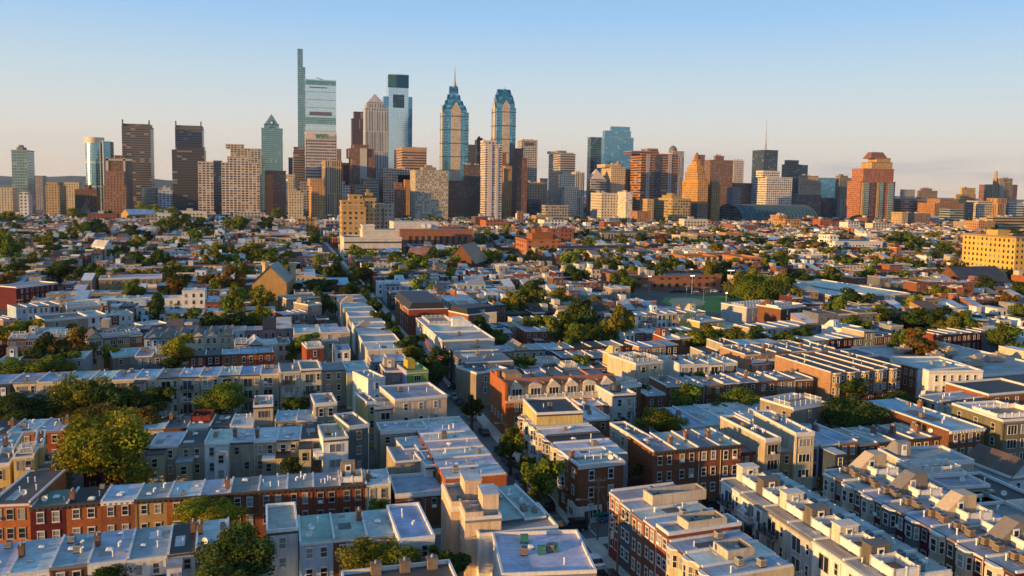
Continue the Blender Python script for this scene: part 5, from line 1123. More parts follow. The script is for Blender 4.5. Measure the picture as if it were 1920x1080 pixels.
for s in (-1, 1):      # crossings of the corner in front
    for o_ in (0, 2.2):
        line(42.8-3.1, CROSS[0]+s*(4.3+o_), 42.8+3.1, CROSS[0]+s*(4.3+o_)); line(42.8+s*(4.0+o_), CROSS[0]-3.4, 42.8+s*(4.0+o_), CROSS[0]+3.4)
for q in range(9): line(42.8-2.9+q*.72, CROSS[1]-4.6, 42.8-2.9+q*.72, CROSS[1]-7.4, .4)
for y in (143., 132.5): line(42.8+.6, y, 42.8+3.1, y+3.); line(42.8+.6, y+3., 42.8+3.1, y); line(42.8+.6, y, 42.8+.6, y+3)
struct(mk('road_markings', b, [WL]))
# ================================================================== ball field
def poly_sheet(name, px, z, mat, kind='structure'):
    P = [at(x, y, z) for x, y in px]; o = mk(name, MB().face([tuple(p) for p in P]), [mat]); o['kind'] = kind; return o
GRASS = groundmat('grass_turf', (.1, .21, .035), (.13, .25, .045), .15); DIRT = groundmat('infield_dirt', (.52, .33, .18), (.6, .4, .22), .3)
poly_sheet('ball_field', [(1297, 588), (1240, 566), (1247, 558), (1300, 556), (1398, 553), (1420, 566), (1385, 582)][::1], .05, GRASS)
poly_sheet('infield', [(1262, 572), (1253, 564), (1262, 559.5), (1290, 558.5), (1313, 561), (1324, 566.5), (1316, 572), (1296, 575.5)], .06, DIRT)
for p_ in [(1240, 566), (1398, 553), (1297, 588), (1265, 582), (1330, 588), (1385, 582), (1320, 570), (1340, 560), (1290, 560), (1360, 575), (1270, 562), (1310, 580)]:
    c = at(*p_, 0); mark((c.x-16, c.y-14, 0), 32, 28, 0)
# ================================================================== churches and halls
def gabled(label, p0, p1, z, d_, rise, wall, roofc, name='church', cat='church', along=True, turrets=(), phrase=None):
    A, B = at(*p0, z), at(*p1, z); x, y, r, L = frame_of(A, B); mark((x, y, r), L, d_, 2)
    t = thing(name, label, cat, (x, y, 0), r); col, wd, isb = WC[wall]
    b = MB().box(0, L, 0, d_, 0, z, top=False)
    if along: b.face([(0, 0, z), (L, 0, z), (L/2, 0, z+rise)]).face([(L, d_, z), (0, d_, z), (L/2, d_, z+rise)])
    else: b.face([(0, d_, z), (0, 0, z), (0, d_/2, z+rise)]).face([(L, 0, z), (L, d_, z), (L, d_/2, z+rise)])
    mk('wall', b, [BRICK if isb else STUCCO], t, color=col); b = MB(); e = .5
    if along: b.face([(-e, -e, z-.3), (L/2, -e, z+rise+.1), (L/2, d_+e, z+rise+.1), (-e, d_+e, z-.3)]).face([(L/2, -e, z+rise+.1), (L+e, -e, z-.3), (L+e, d_+e, z-.3), (L/2, d_+e, z+rise+.1)])
    else: b.face([(-e, -e, z-.3), (L+e, -e, z-.3), (L+e, d_/2, z+rise+.1), (-e, d_/2, z+rise+.1)]).face([(-e, d_/2, z+rise+.1), (L+e, d_/2, z+rise+.1), (L+e, d_+e, z-.3), (-e, d_+e, z-.3)])
    mk('roof', b, [ROOF], t, color=roofc)
    for fx, fy, h_ in turrets:
        b = MB().tube((L*fx, d_*fy, 0), (L*fx, d_*fy, h_), 1.5, 8, 1.45).tube((L*fx, d_*fy, h_), (L*fx, d_*fy, h_+.9), 1.9, 8, 1.9)
        for q in range(8): a = q*.785; b.box(L*fx+1.6*math.cos(a)-.3, L*fx+1.6*math.cos(a)+.3, d_*fy+1.6*math.sin(a)-.3, d_*fy+1.6*math.sin(a)+.3, h_+.9, h_+1.5)
        mk('turret', b, [STUCCO], t, color=(.5, .42, .3))
    if phrase: c = at(*[(a+b_)/2 for a, b_ in zip(p0, p1)], z); ANCH.append((c.x, c.y+d_/2, phrase))
    return t, L, d_, z
gabled('stone church with steep gabled roof and two crenellated turrets', (473, 530), (537, 530), 12, 26, 7.0, 'tan', (.3, .27, .22), turrets=((.12, 1.0, 17.5), (.98, 1.0, 17)), phrase='the stone church')
gabled('brown gabled church with steep tan roof and ivy, left of the orange block', (838, 492), (890, 494), 8, 30, 11, 'brown', (.33, .19, .11), phrase='the brown gabled church')
gabled('red brick hall with hipped roof beside the brown church', (765, 476), (800, 477), 8, 16, 4, 'red', (.3, .15, .1), 'hall', 'hall', False)
gabled('dark-roofed church hall below the big yellow apartment block', (1808, 531), (1895, 529), 6, 22, 8, 'brown', (.05, .05, .055), 'church_hall', 'hall', False, phrase='the dark-roofed hall')
g = gabled('long hall with pale blue roof and big arched windows at the left', (243, 402), (337, 401), 13, 30, 6, 'tan', (.5, .56, .64), 'arched_hall', 'hall', False)
for fx in (.14, .5, .86):
    L = g[1]; n = 10; R2 = L*.09; mk('arched_window', MB().face([(L*fx-R2, -.12, 2), (L*fx+R2, -.12, 2)]+[(L*fx+R2*math.cos(math.pi*i/n), -.12, 6+R2*math.sin(math.pi*i/n)) for i in range(n+1)]), [PAINT], g[0], color=(.07, .06, .06))
gabled('dark slate steep-roofed church at the left below the skyline', (150, 400), (172, 400), 12, 20, 12, 'slate', (.06, .075, .085))
gabled('white-roofed gabled house among the far left rooftops', (196, 462), (212, 461), 8, 14, 4, 'white', (.5, .5, .5), 'gabled_house', 'house')
T('small brick church tower in front of the slim red brick tower', (969, 971, 982), 397, 1000, 'brick', (.24, .14, .09), '', name='church_tower', cat='church tower', group='church towers')
# ================================================================== houses that fill the blocks farther away
rnd = random.Random(41)
PAL = ['red', 'rust', 'brown', 'orange', 'rust', 'brown', 'red', 'maroon', 'dark', 'slate', 'cream', 'pale', 'white', 'white', 'beige', 'tan', 'lgray', 'gray', 'mauve', 'pale', 'maroon', 'taupe', 'dirty', 'lblue', 'red']
RPAL = ['w', 'w', 'w', 'lg', 't', 'blue', 'b', 'b', 'g', 'g', 'sil', 'sil', 'lg', 'n', 's']
cand = []
def onstreet(x, w_): return any(X-6.2 < x+w_ and x < X+6.2 for X in STREETS_NS)
y = 134.
while y < 1290:
    for (off, dd) in ((0, 9.5), (20, 9.5)):
        yy = y+off; x = -.30*yy-30; run = 0; last = None; hrun = 0
        while x < 1.12*yy+25:
            if run <= 0: run = rnd.randint(2, 9); wall = rnd.choice(PAL); h0 = rnd.choice([6.6, 7, 7.4, 7.6, 8.4]); roof = rnd.choice(RPAL); big = rnd.random() < .07
            w_ = rnd.uniform(4.3, 5.6)*(1.6 if big else 1); run -= 1
            if onstreet(x, w_) or taken(x, yy-.5, 0, w_, dd+.5): x += 1.5; hrun += 1; continue
            if rnd.random() < .025: x += w_; hrun += 1; continue
            cand.append((x, yy, w_, dd, h0+rnd.uniform(-.2, .2)+(2.6 if rnd.random() < .06 else 0)+(1.5 if big else 0), wall if rnd.random() < .85 else rnd.choice(PAL), roof if rnd.random() < .75 else rnd.choice(RPAL), hrun, off))
            x += w_+.02
        hrun += 1
    y += 42. if y < 500 else 44.
def inview(x, yy, z=4, m_=14):
    p = pr((x, yy, z)); return -m_ < p[0] < 1920+m_ and p[1] < 1095
cand = [c for c in cand if inview(c[0]+c[2]/2, c[1])]
cand.sort(key=lambda c: math.hypot(c[0], c[1]))
NROW = sum(1 for o in ALL if o.name.startswith('rowhouse'))
NIND = max(0, 296-NROW)
print('hand rowhouses', NROW, 'candidates', len(cand), 'individual', NIND)
# the nearest ones as things, in runs
near = cand[:NIND]; runs = {}
for c in near: runs.setdefault((c[1], c[7]//1), []).append(c)
used = set()
def anchor_phrase(x, y, self_=None):
    best = sorted(((math.hypot(a-x, b_-y), a, b_, p) for a, b_, p in ANCH if p != self_))[:9]
    for dst, a, b_, p in best:
        pa, pb = pr((x, y, 5)), pr((a, b_, 5)); dx, dy = pa[0]-pb[0], pa[1]-pb[1]
        rel = ('right of' if dx > 0 else 'left of') if abs(dx) > 2.2*abs(dy) else ('behind' if dy < 0 else 'below')
        yield f'{rel} {p}'
for key in list(runs):     # split at gaps
    L = sorted(runs[key]); cur = [L[0]]; segs = []
    for c in L[1:]:
        if c[0]-(cur[-1][0]+cur[-1][2]) > .6: segs.append(cur); cur = [c]
        else: cur.append(c)
    segs.append(cur); runs[key] = segs
SHORT = {k: v[1].replace(' stucco', '').replace(' painted', '') for k, v in WC.items()}
for key, segs in runs.items():
    for sg in segs:
        cx, cy = sum(c[0] for c in sg)/len(sg), sg[0][1]; ph = None
        for q in anchor_phrase(cx, cy):
            if q not in used: ph = q; break
        if ph is None: ph = next(anchor_phrase(cx, cy)); ph = 'further '+ph
        used.add(ph)
        for i, c in enumerate(sg):
            fl = rnd.choice(['', 'v', 'c', 'n', 'R', 'E', 'k', '', 'P', 'h', 'a'])
            pos = f', {ORD[min(i, 17)]} in row ' if len(sg) > 1 else ' '
            lab = f"{SHORT[c[5]]} rowhouse, {RC[c[6]][1]} roof{pos}{ph}"
            house(Vector((c[0], c[1], 0)), 0, c[2], c[3], c[4], c[5], c[6], fl, lab, 'rowhouse', f'rowhouses {ph}', 'rowhouse', (2, 0), 'WE', style='p')
        ANCH.append((cx, cy+4, f'the row {ph}')) if False else None
# the rest as one mass
b = MB(); STU = b
def cc(c, j=.15): k = 1+rnd.uniform(-j, j); return tuple(v*k for v in c)
for (x, yy, w_, dd, h_, wall, roof, hr, off) in cand[NIND:]:
    wc, rc = cc(WC[wall][0]), cc(RC[roof][0], .2); dist = math.hypot(x, yy)
    b.box(x, x+w_, yy, yy+dd, 0, h_, c=wc, faces='SWE'+('N' if False else ''), ct=rc)
    b.box(x-.05, x+.2, yy, yy+dd, h_-.1, h_+.3, c=cc(rnd.choice([(.5, .47, .43), (.3, .27, .24), wc])), faces='WES')
    if rnd.random() < .8: b.box(x, x+w_, yy-.25, yy+.12, h_-.35, h_+.22, c=cc(rnd.choice([(.55, .52, .47), (.08, .06, .05), (.4, .36, .3), wc, wc])), faces='SWE', bottom=False)
    if off == 0 or True:   # windows
        for i in range(2 if w_ < 6.5 else 3):
            for z in (h_-2.5, h_-5.2):
                if z < .6: continue
                xx = x+w_*(i+.5)/(2 if w_ < 6.5 else 3)
                if dist < 650: b.face([(xx-.5, yy-.03, z-.1), (xx+.5, yy-.03, z-.1), (xx+.5, yy-.03, z+1.5), (xx-.5, yy-.03, z+1.5)], c=(.5, .48, .45))
                b.face([(xx-.4, yy-.06, z), (xx+.4, yy-.06, z), (xx+.4, yy-.06, z+1.4), (xx-.4, yy-.06, z+1.4)], c=rnd.choice([(.02, .02, .025), (.03, .035, .04), (.05, .06, .07), (.2, .2, .2)]))
    if off == 20 and rnd.random() < .7:   # rear wings towards us
        e = rnd.uniform(2.5, 4.5); ew = w_*.55; eh = h_-rnd.choice([0.5, 2.2, 2.6]); x0 = x+(0 if rnd.random() < .5 else w_-ew)
        b.box(x0, x0+ew, yy-e, yy-.05, 0, eh, c=cc(wc), faces='SWE', ct=cc(RC[rnd.choice(RPAL)][0]))
        for z in (eh-2.2, eh-4.8):
            if z > .5: b.face([(x0+ew*.3, yy-e-.05, z), (x0+ew*.3+.9, yy-e-.05, z), (x0+ew*.3+.9, yy-e-.05, z+1.4), (x0+ew*.3, yy-e-.05, z+1.4)], c=(.025, .028, .03))
    q = rnd.random()
    if q < .13: b.box(x+.3, x+2.7, yy+dd*.5, yy+dd*.9, h_, h_+rnd.uniform(1.8, 2.8), c=cc(rnd.choice([wc, (.55, .5, .42), (.66, .64, .6), (.3, .28, .26)])), faces='SWE', ct=(.5, .5, .5))
    elif q < .3: b.box(x+.2, x+.9, yy+dd*.3, yy+dd*.45, h_, h_+1.4, c=cc((.25, .12, .08)), faces='SWE')
    elif q < .5: b.box(x+w_*.5, x+w_*.5+1, yy+dd*.4, yy+dd*.5, h_, h_+.9, c=cc((.45, .43, .4)), faces='SWE')
    if rnd.random() < .06:
        for k in range(2): b.box(x+.3, x+w_-.3, yy+dd*(.1+.4*k), yy+dd*(.1+.4*k)+.1, h_+.1, h_+1.0, c=(.7, .69, .66), faces='SWEN')
    if rnd.random() < .1: b.face([(x, yy, h_+.02), (x+w_, yy, h_+.02), (x+w_, yy+dd, h_+2.6), (x, yy+dd, h_+2.6)], c=rc); b.face([(x, yy+dd, h_), (x, yy, h_), (x, yy+dd, h_+2.6)], c=wc); b.face([(x+w_, yy, h_), (x+w_, yy+dd, h_), (x+w_, yy+dd, h_+2.6)], c=wc)
# larger low blocks and the suburbs beyond downtown
for i in range(330):
    yy = rnd.uniform(900, 1350) if i < 130 else rnd.uniform(1400, 4200); x = rnd.uniform(-.3*yy-40, 1.14*yy+40); w_, dd, h_ = rnd.uniform(12, 38), rnd.uniform(12, 30), rnd.choice([9, 11, 13, 16, 18, 22])*(1 if yy > 1400 else .8)
    if taken(x, yy, 0, w_, dd): continue
    mark((x, yy, 0), w_, dd, 1); wc = cc(WC[rnd.choice(PAL+['tan', 'beige', 'brown', 'orange', 'taupe', 'rust'])][0]); b.box(x, x+w_, yy, yy+dd, 0, h_, c=wc, faces='SWE', ct=cc(RC[rnd.choice(RPAL)][0]))
    b.box(x+w_*.3, x+w_*.5, yy+dd*.4, yy+dd*.7, h_, h_+3, c=cc((.4, .37, .33)), faces='SWE')
    for k in range(int(w_/4.5)):
        for z in range(int(h_/3.6)): b.face([(x+1.2+k*4.4, yy-.1, 1.5+z*3.6), (x+3.4+k*4.4, yy-.1, 1.5+z*3.6), (x+3.4+k*4.4, yy-.1, 3.5+z*3.6), (x+1.2+k*4.4, yy-.1, 3.5+z*3.6)], c=(.05, .05, .055))
m, t_, bb = newmat('far_city'); a = nn(t_, 'ShaderNodeAttribute', attribute_name='Col'); tc = nn(t_, 'ShaderNodeTexCoord')
k = rng(t_, noise(t_, tc.outputs['Object'], .5, 4), .3, .7, .75, 1.15); lk(t_, mixc(t_, 1.0, a.outputs['Color'], k, 'MULTIPLY'), bb.inputs['Base Color']); bb.inputs['Roughness'].default_value = .8
o = mk('far_rowhouses', b, [m]); tag(o, 'sea of small rowhouses and low blocks stretching to the downtown towers', 'rowhouses', kind='stuff')
# ================================================================== trees seen in the photograph: centre, width in pixels, kind, aspect
TL = """195 843 160 y 0.9|135 742 105 o 0.9|35 768 95 d .6|205 757 75 d .9|284 756 72 d .75|412 748 92 g .7|300 790 80 b .55|178 790 120 b .4|390 963 130 y .42|438 1046 150 d .72|722 1042 152 o .62|838 1062 85 d .7|195 1077 95 d .4|712 951 42 g .7|958 828 48 g 1.1|1018 902 70 g 1.15|986 868 36 d .8|1243 791 102 o .6|1290 747 60 g .95|1600 783 112 d .65|1685 757 92 d .45|1400 749 86 g .55|1326 718 54 d .6|978 685 64 g .55|1085 687 60 l .55|898 669 66 y .6|766 655 60 d .8|885 760 36 d 1
1150 610 58 o 1.15|1116 628 50 d .8|966 570 46 y 1|1008 570 58 o .8|930 578 30 d 1.2|1005 612 46 g .9|908 618 32 d 1.3|935 634 34 g .8|1078 519 56 d .7|1428 545 100 g .7|1400 530 60 o .8|1475 540 40 o 1|1562 586 50 g 1.05|1600 562 62 d .6|1626 598 46 y .7|1668 600 50 d .7|1712 598 64 d .6|1758 600 60 d .7|1812 608 50 d .6|1737 650 76 b .65|1686 642 30 g 1.3|1885 632 56 g .8|1300 636 54 o .6|1342 642 58 g .6|1385 638 60 o .7|1432 638 60 d .7|1476 640 54 g .6|1504 632 48 d .7
440 572 46 g 1.6|420 530 52 b 1|316 552 58 b .8|250 547 40 g 1|285 582 42 d 1.2|362 606 74 g .55|402 606 56 d .7|445 606 54 d .7|490 597 44 y 1.1|330 573 28 g .7|570 648 54 g .7|115 508 56 d .6|160 516 44 d .8|300 492 32 d 1.3|262 490 50 d .6|390 497 40 o .8|390 528 36 b .8|345 518 28 d .8|14 472 46 g 1.2|14 528 44 b .7|34 505 40 d .8|88 456 40 o .6|28 412 40 y .6|146 432 26 g 1.2|166 433 26 g 1.2|186 432 34 d 1|236 438 44 d .6|150 405 44 y .5|205 404 24 g .7|290 404 60 y .5|322 414 44 g .7|375 426 48 d .6|446 426 48 g 1|364 446 28 g 1.1|420 471 34 l .8|470 475 44 o .8|505 487 70 g .55|545 490 36 g .9|640 522 46 d 1.2|572 540 70 d .4|606 562 36 d 1.2|592 545 34 o .8|682 553 26 o 1|525 406 30 g 1|505 424 38 d .8|478 440 28 d .7|590 442 26 g 1|602 452 22 g .7|495 452 30 o .6
746 492 38 g .9|790 500 36 g .9|768 489 40 d .7|815 482 34 d .9|832 505 28 g .9|806 536 52 l .7|915 438 24 g .8|955 450 26 d .7|945 437 20 g .8|1000 446 24 d .7|965 430 24 o .6|1082 480 34 y .6|1210 450 34 d .7|1252 456 38 b .7|1190 508 30 y .7|1218 505 40 d .7|1112 502 40 d .6|1165 502 34 o .7|1458 487 58 g .6|1760 478 44 d .8|1688 453 54 g .6|1545 522 44 g .9|1500 526 44 d .8|1472 524 34 o .7|1692 521 44 g .5|1520 470 54 b .5|1545 458 34 b .6|1235 512 30 d 1|1300 503 34 d .7|1340 507 34 d .7|1385 500 30 g .9|1412 475 26 o .8|1810 478 30 d .7|1905 520 34 o .6|1905 440 30 d .6|1855 430 26 g .6|1700 470 34 d .6|1725 460 36 d .6
700 578 34 d 1|716 602 36 d 1|735 624 44 d .9|775 668 56 o .7|808 678 52 d .9|664 522 26 d 1|655 545 30 d 1|820 700 40 d 1|680 560 24 g 1|1550 912 30 b .9|1583 930 36 d .8|1560 902 22 b 1.2|1622 962 34 g .8|1652 975 40 g .7|1400 728 40 d .7|1345 765 46 g .5|1330 640 40 d .6|1265 632 40 g .7
95 690 80 g .5|35 684 90 g .5|105 672 60 y .5|310 676 80 d .35|160 660 34 b .9|205 660 30 y .7|1268 800 44 d .5|1165 800 28 d 1|1110 820 30 d 1.2|690 545 24 d 1|545 872 36 d .8|1210 735 26 d .8|1430 764 44 y .5|1465 752 40 d .5|1380 690 34 g .5|1300 700 50 d .6|1195 880 22 d 1|1640 700 50 o .7|1595 728 60 d .6|1555 775 50 d .6|60 770 60 d .6|560 760 40 d .7|545 758 30 g .9"""
for ln in TL.replace('\n', '|').split('|'):
    f = ln.split(); cx, cy, w_ = map(float, f[:3]); asp = float(f[4])
    zc = 6.
    for _ in range(2):
        c = at(cx, cy, zc); r = w_/2*(c-Vector((0, 0, H))).length/F; zc = min(10.5, max(4.2, r*asp*.55+5.0))
    tree(cx, cy, w_, f[3], asp, zc)
# more trees in the gaps between the rows, up to the far blocks
N0 = len(TREES); tries = 0; rnd = random.Random(5)
while len(TREES) < 292 and tries < 6000:
    tries += 1; yy = 240+rnd.random()**1.3*620; x = rnd.uniform(-.3*yy, 1.12*yy)
    if taken(x-2, yy-2, 0, 4, 4) or onstreet(x-1, 2) and rnd.random() < .7: continue
    p = pr((x, yy, 6)); d_ = math.hypot(x, yy)
    if not (0 < p[0] < 1920) : continue
    if any(abs(c[0]-x) < 6 and abs(c[1]-yy) < 10 and rnd.random() < .6 for c in cand[:0]): continue
    w_ = rnd.uniform(8, 14)*F/d_; mark((x-2, yy-2, 0), 4, 4, 1)
    tree(p[0], p[1], w_, rnd.choice('ggdddobyo'), rnd.uniform(.65, 1.1), 7.5)
# the trees of the farthest streets as one mass
b = MB(); k = 0; tries = 0
while k < 900 and tries < 9000:
    tries += 1; yy = 440+rnd.random()**1.4*810 if k < 780 else rnd.uniform(1400, 3800); x0 = rnd.uniform(-.3*yy, 1.13*yy); kind = rnd.choice('gdgdoyogl')
    for q in range(rnd.choice([1, 2, 4, 6]) if k < 780 else 1):
        x, y_ = x0+rnd.uniform(-9, 9)*(q > 0), yy+rnd.uniform(-7, 7)*(q > 0)
        if taken(x-2, y_-2, 0, 4, 4) and rnd.random() < .75: continue
        r = rnd.uniform(3.6, 6.8)*(1 if k < 780 else 1.8); tint = TINT[kind if rnd.random() < .7 else rnd.choice('gdo')][0]; k += 1
        crown_quads(b, rnd, 150, .19, 9, x, y_, r*.5+5.5, r, r*rnd.uniform(.7, 1.05), tint)
o = mk('distant_trees', b, [LEAF]); o.color = (1, 1, 1, 1); tag(o, 'scattered street trees among the farthest rooftops', 'trees', kind='stuff')
# labels for the trees
KW = {k: v[1] for k, v in TINT.items()}
base = {}
for (t, kind, w_, asp, cx, cy, lab) in TREES:
    x, y = t.location.x, t.location.y
    sz = 'big' if w_ > 85 else 'small' if w_ < 30 else 'medium'; shp = 'tall' if asp > 1.05 else 'low spreading' if asp < .58 else 'round'
    opts = [f'{sz} {shp} {KW[kind]} tree {q}' for _, q in zip(range(5), anchor_phrase(x, y))]
    pick = next((q for q in opts if q not in base), opts[0]); base.setdefault(pick, []).append((cx, t))
for lab, L in base.items():
    L.sort(key=lambda q: q[0])
    for i, (cx, t) in enumerate(L):
        t['label'] = lab if len(L) == 1 else f'{ORD[min(i, 17)]} from left, {lab}'
# ================================================================== details of single buildings
L, d, z = DIM[E3]; n = 6; u = (L-1.2)/n
OR_, MAN = (.36, .12, .045), (.36, .13, .055)
mk('end_wall', MB().box(-.05, .5, .3, d, z, z+3.9).box(-.05, .5, d*.55, d*.7, z+3.9, z+5.0), [BRICK], E3, color=OR_)
mk('cornice', MB().box(-.1, L+.1, -.35, -.02, z-.45, z+.05, bottom=True), [COPING], E3, color=(.55, .42, .3))
mk('upper_storey', MB().box(.5, L, 2.0, d-.1, z, z+2.5), [STUCCO], E3, color=(.5, .42, .34))
b = MB().face([(.5, 1.6, z+2.4), (L, 1.6, z+2.4), (L, 3.9, z+4.0), (.5, 3.9, z+4.0)]).face([(.5, 3.9, z+4.0), (L, 3.9, z+4.0), (L, 3.9, z+2.4), (.5, 3.9, z+2.4)])
mk('mansard', b, [ROOF], E3, color=MAN)
mk('upper_roof', MB().box(.5, L, 3.95, d-.1, z+2.5, z+2.75), [ROOF], E3, color=(.17, .19, .21))
for i in range(n):
    x0 = .9+u*i; c = x0+u/2; rd = i % 3 == 1 or i == 4; b = MB(); a = u*.36
    top = [(c+a*math.cos(math.pi*k/8), z+2.45+a*.5*math.sin(math.pi*k/8)) for k in range(9)] if i in (1, 4) else [(c+a, z+2.4), (c, z+3.75), (c-a, z+2.4)]
    P = [(c-a, z+.1), (c+a, z+.1)]+top
    b.face([(x, 1.55, zz) for x, zz in P])
    for (p, q) in zip(P[1:], P[2:]+P[:1]): b.face([(p[0], 1.55, p[1]), (q[0], 1.55, q[1]), (q[0], 3.2, q[1]), (p[0], 3.2, p[1])])
    dm = mk('dormer', b, [STUCCO], E3, color=(.62, .53, .42))
    put_window(dm, c, 1.55, z+.35, 0, 2.2, 1.75, 'm', False, (.66, .65, .62))
    mk('balcony_wall', MB().box(x0+.1, x0+u-.1, -.12, .1, z, z+.28).box(x0-.1, x0+.12, -.1, 2, z, z+.95), [STUCCO], E3, color=(.6, .5, .42))
    mk('balcony_railing', railing_mesh([(x0+.15, .02), (x0+u-.1, .02)], .75), [WHITE], E3, loc=(0, 0, z+.28))
    if i: mk('party_parapet', MB().box(x0-.2, x0+.08, 1.9, d-.1, z+2.4, z+3.3), [STUCCO], E3, color=(.42, .2, .1))
mk('stair_block', MB().box(1.2, 5, 4.5, 9, z+2.7, z+4.9), [STUCCO], E3, color=(.36, .24, .16))
for q in range(4): put_window(E3, -.05 if True else 0, d*(.2+.2*q), 3.1, -math.pi/2, .9, 1.3, 'p', False)
# corner store
L, d, z = DIM[CS]; s = mk('shopfront', MB().box(-.25, L*.52, -.25, -.02, 0, 2.9).box(-.25, -.02, -.02, d*.45, 0, 2.9), [STUCCO], CS, color=(.66, .63, .57))
put_window(s, L*.36, -.25, .9, 0, 2.1, 1.3, 'm', False, (.5, .55, .52), 'shop_window'); put_window(s, -.25, d*.25, .9, -math.pi/2, 1.6, 1.3, 'm', False, (.5, .55, .52), 'shop_window')
mk('shop_door', MB().box(L*.14, L*.14+.9, -.3, -.25, 0, 2.1), [PAINT], s, color=(.1, .05, .04))
fd = mk('front_door', MB().box(L*.8-.7, L*.8+.7, -.14, -.02, 0, 2.9), [PAINT], CS, color=(.05, .1, .3)); mk('door_panel', MB().box(L*.8-.4, L*.8+.4, -.2, -.14, .2, 2.1), [WHITE], fd)
mk('cornice', MB().box(-.2, L+.2, -.3, -.1, z-.35, z+.3, bottom=True), [COPING], CS, color=(.5, .47, .44))
# three big chimneys on the dark building at the bottom edge
L, d, z = DIM[A0]
for f in (.305, .57, .825):
    c = mk('chimney', MB().box(L*f-.6, L*f+.6, d-1.4, d-.4, z-.2, z+1.2).box(L*f-.68, L*f+.68, d-1.5, d-.3, z+1.2, z+1.35, bottom=True), [BRICK], A0, color=(.2, .15, .115)); mk('chimney_pot', MB().tube((L*f, d-.9, z+1.35), (L*f, d-.9, z+1.75), .16, 8), [CONC], c)
# the cream modern building: stair towers, patios
L, d, z = DIM[CM]
for (x0, y0) in ((L*.52, .6),):
    mk('stair_tower', MB().box(L*.5, L*.98, 3.2, 7.4, z-.1, z+2.7), [STUCCO], CM, color=WC['peach'][0]); mk('tower_roof', MB().box(L*.5-.12, L*.98+.12, 3.1, 7.5, z+2.7, z+2.9, bottom=True), [ROOF], CM, color=(.5, .52, .55))
o = [q for q in HOUSES if q.name.startswith('modern_building')][1]; L, d, z = DIM[o]
mk('stair_tower', MB().box(L*.55, L*.99, 1.6, 5.4, z-.1, z+2.7), [STUCCO], o, color=WC['peach'][0]); mk('tower_roof', MB().box(L*.55-.1, L*.99+.1, 1.5, 5.5, z+2.7, z+2.9, bottom=True), [ROOF], o, color=(.5, .52, .55))
for o_ in (CM, o):
    L, d, z = DIM[o_]; mk('patio_wall', MB().box(0, L*.5, -.06, .16, z, z+1.1).box(0, .2, .16, d*.9, z, z+1.1), [STUCCO], o_, color=WC['peach'][0]); mk('patio_chair', MB().box(1.2, 1.8, 2, 2.6, z+.35, z+.45, bottom=True).box(1.2, 1.8, 2.55, 2.65, z+.4, z+1.0).box(1.25, 1.35, 2.05, 2.15, z, z+.4).box(1.65, 1.75, 2.05, 2.15, z, z+.4), [PAINT], o_, color=(.05, .25, .16) if o_ is CM else (.4, .35, .3))
# sunken terraces on the street terrace
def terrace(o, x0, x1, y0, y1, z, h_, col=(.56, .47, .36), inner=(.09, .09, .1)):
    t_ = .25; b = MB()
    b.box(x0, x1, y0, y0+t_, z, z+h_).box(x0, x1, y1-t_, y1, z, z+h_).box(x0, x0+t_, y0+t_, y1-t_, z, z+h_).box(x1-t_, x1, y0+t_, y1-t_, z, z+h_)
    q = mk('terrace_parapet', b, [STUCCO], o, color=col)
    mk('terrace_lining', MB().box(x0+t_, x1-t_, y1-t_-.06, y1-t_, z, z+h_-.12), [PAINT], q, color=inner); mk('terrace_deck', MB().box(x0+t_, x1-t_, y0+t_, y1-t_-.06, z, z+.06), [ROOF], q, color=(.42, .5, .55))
S_ROW = [o for o in HOUSES if 'street brick terrace' in o['label']]
for i, (x0, x1, y0, y1, h_) in {1: (.2, None, 3.5, 12.5, 1.5), 4: (.2, None, 3, 9, 1.3), 6: (.2, None, 4, 8, 1.1)}.items():
    L, d, z = DIM[S_ROW[i]]; terrace(S_ROW[i], x0, L-.2, y0, y1, z, h_)
L, d, z = DIM[S_ROW[0]]; mk('red_base', MB().box(-.06, L, -.08, -.02, 0, 3.6), [PAINT], S_ROW[0], color=(.3, .03, .03))
sg = mk('shop_sign', MB().box(L*.5, L*.5+.07, -.62, -.1, 3.4, 4.7, bottom=True), [WHITE], S_ROW[0])
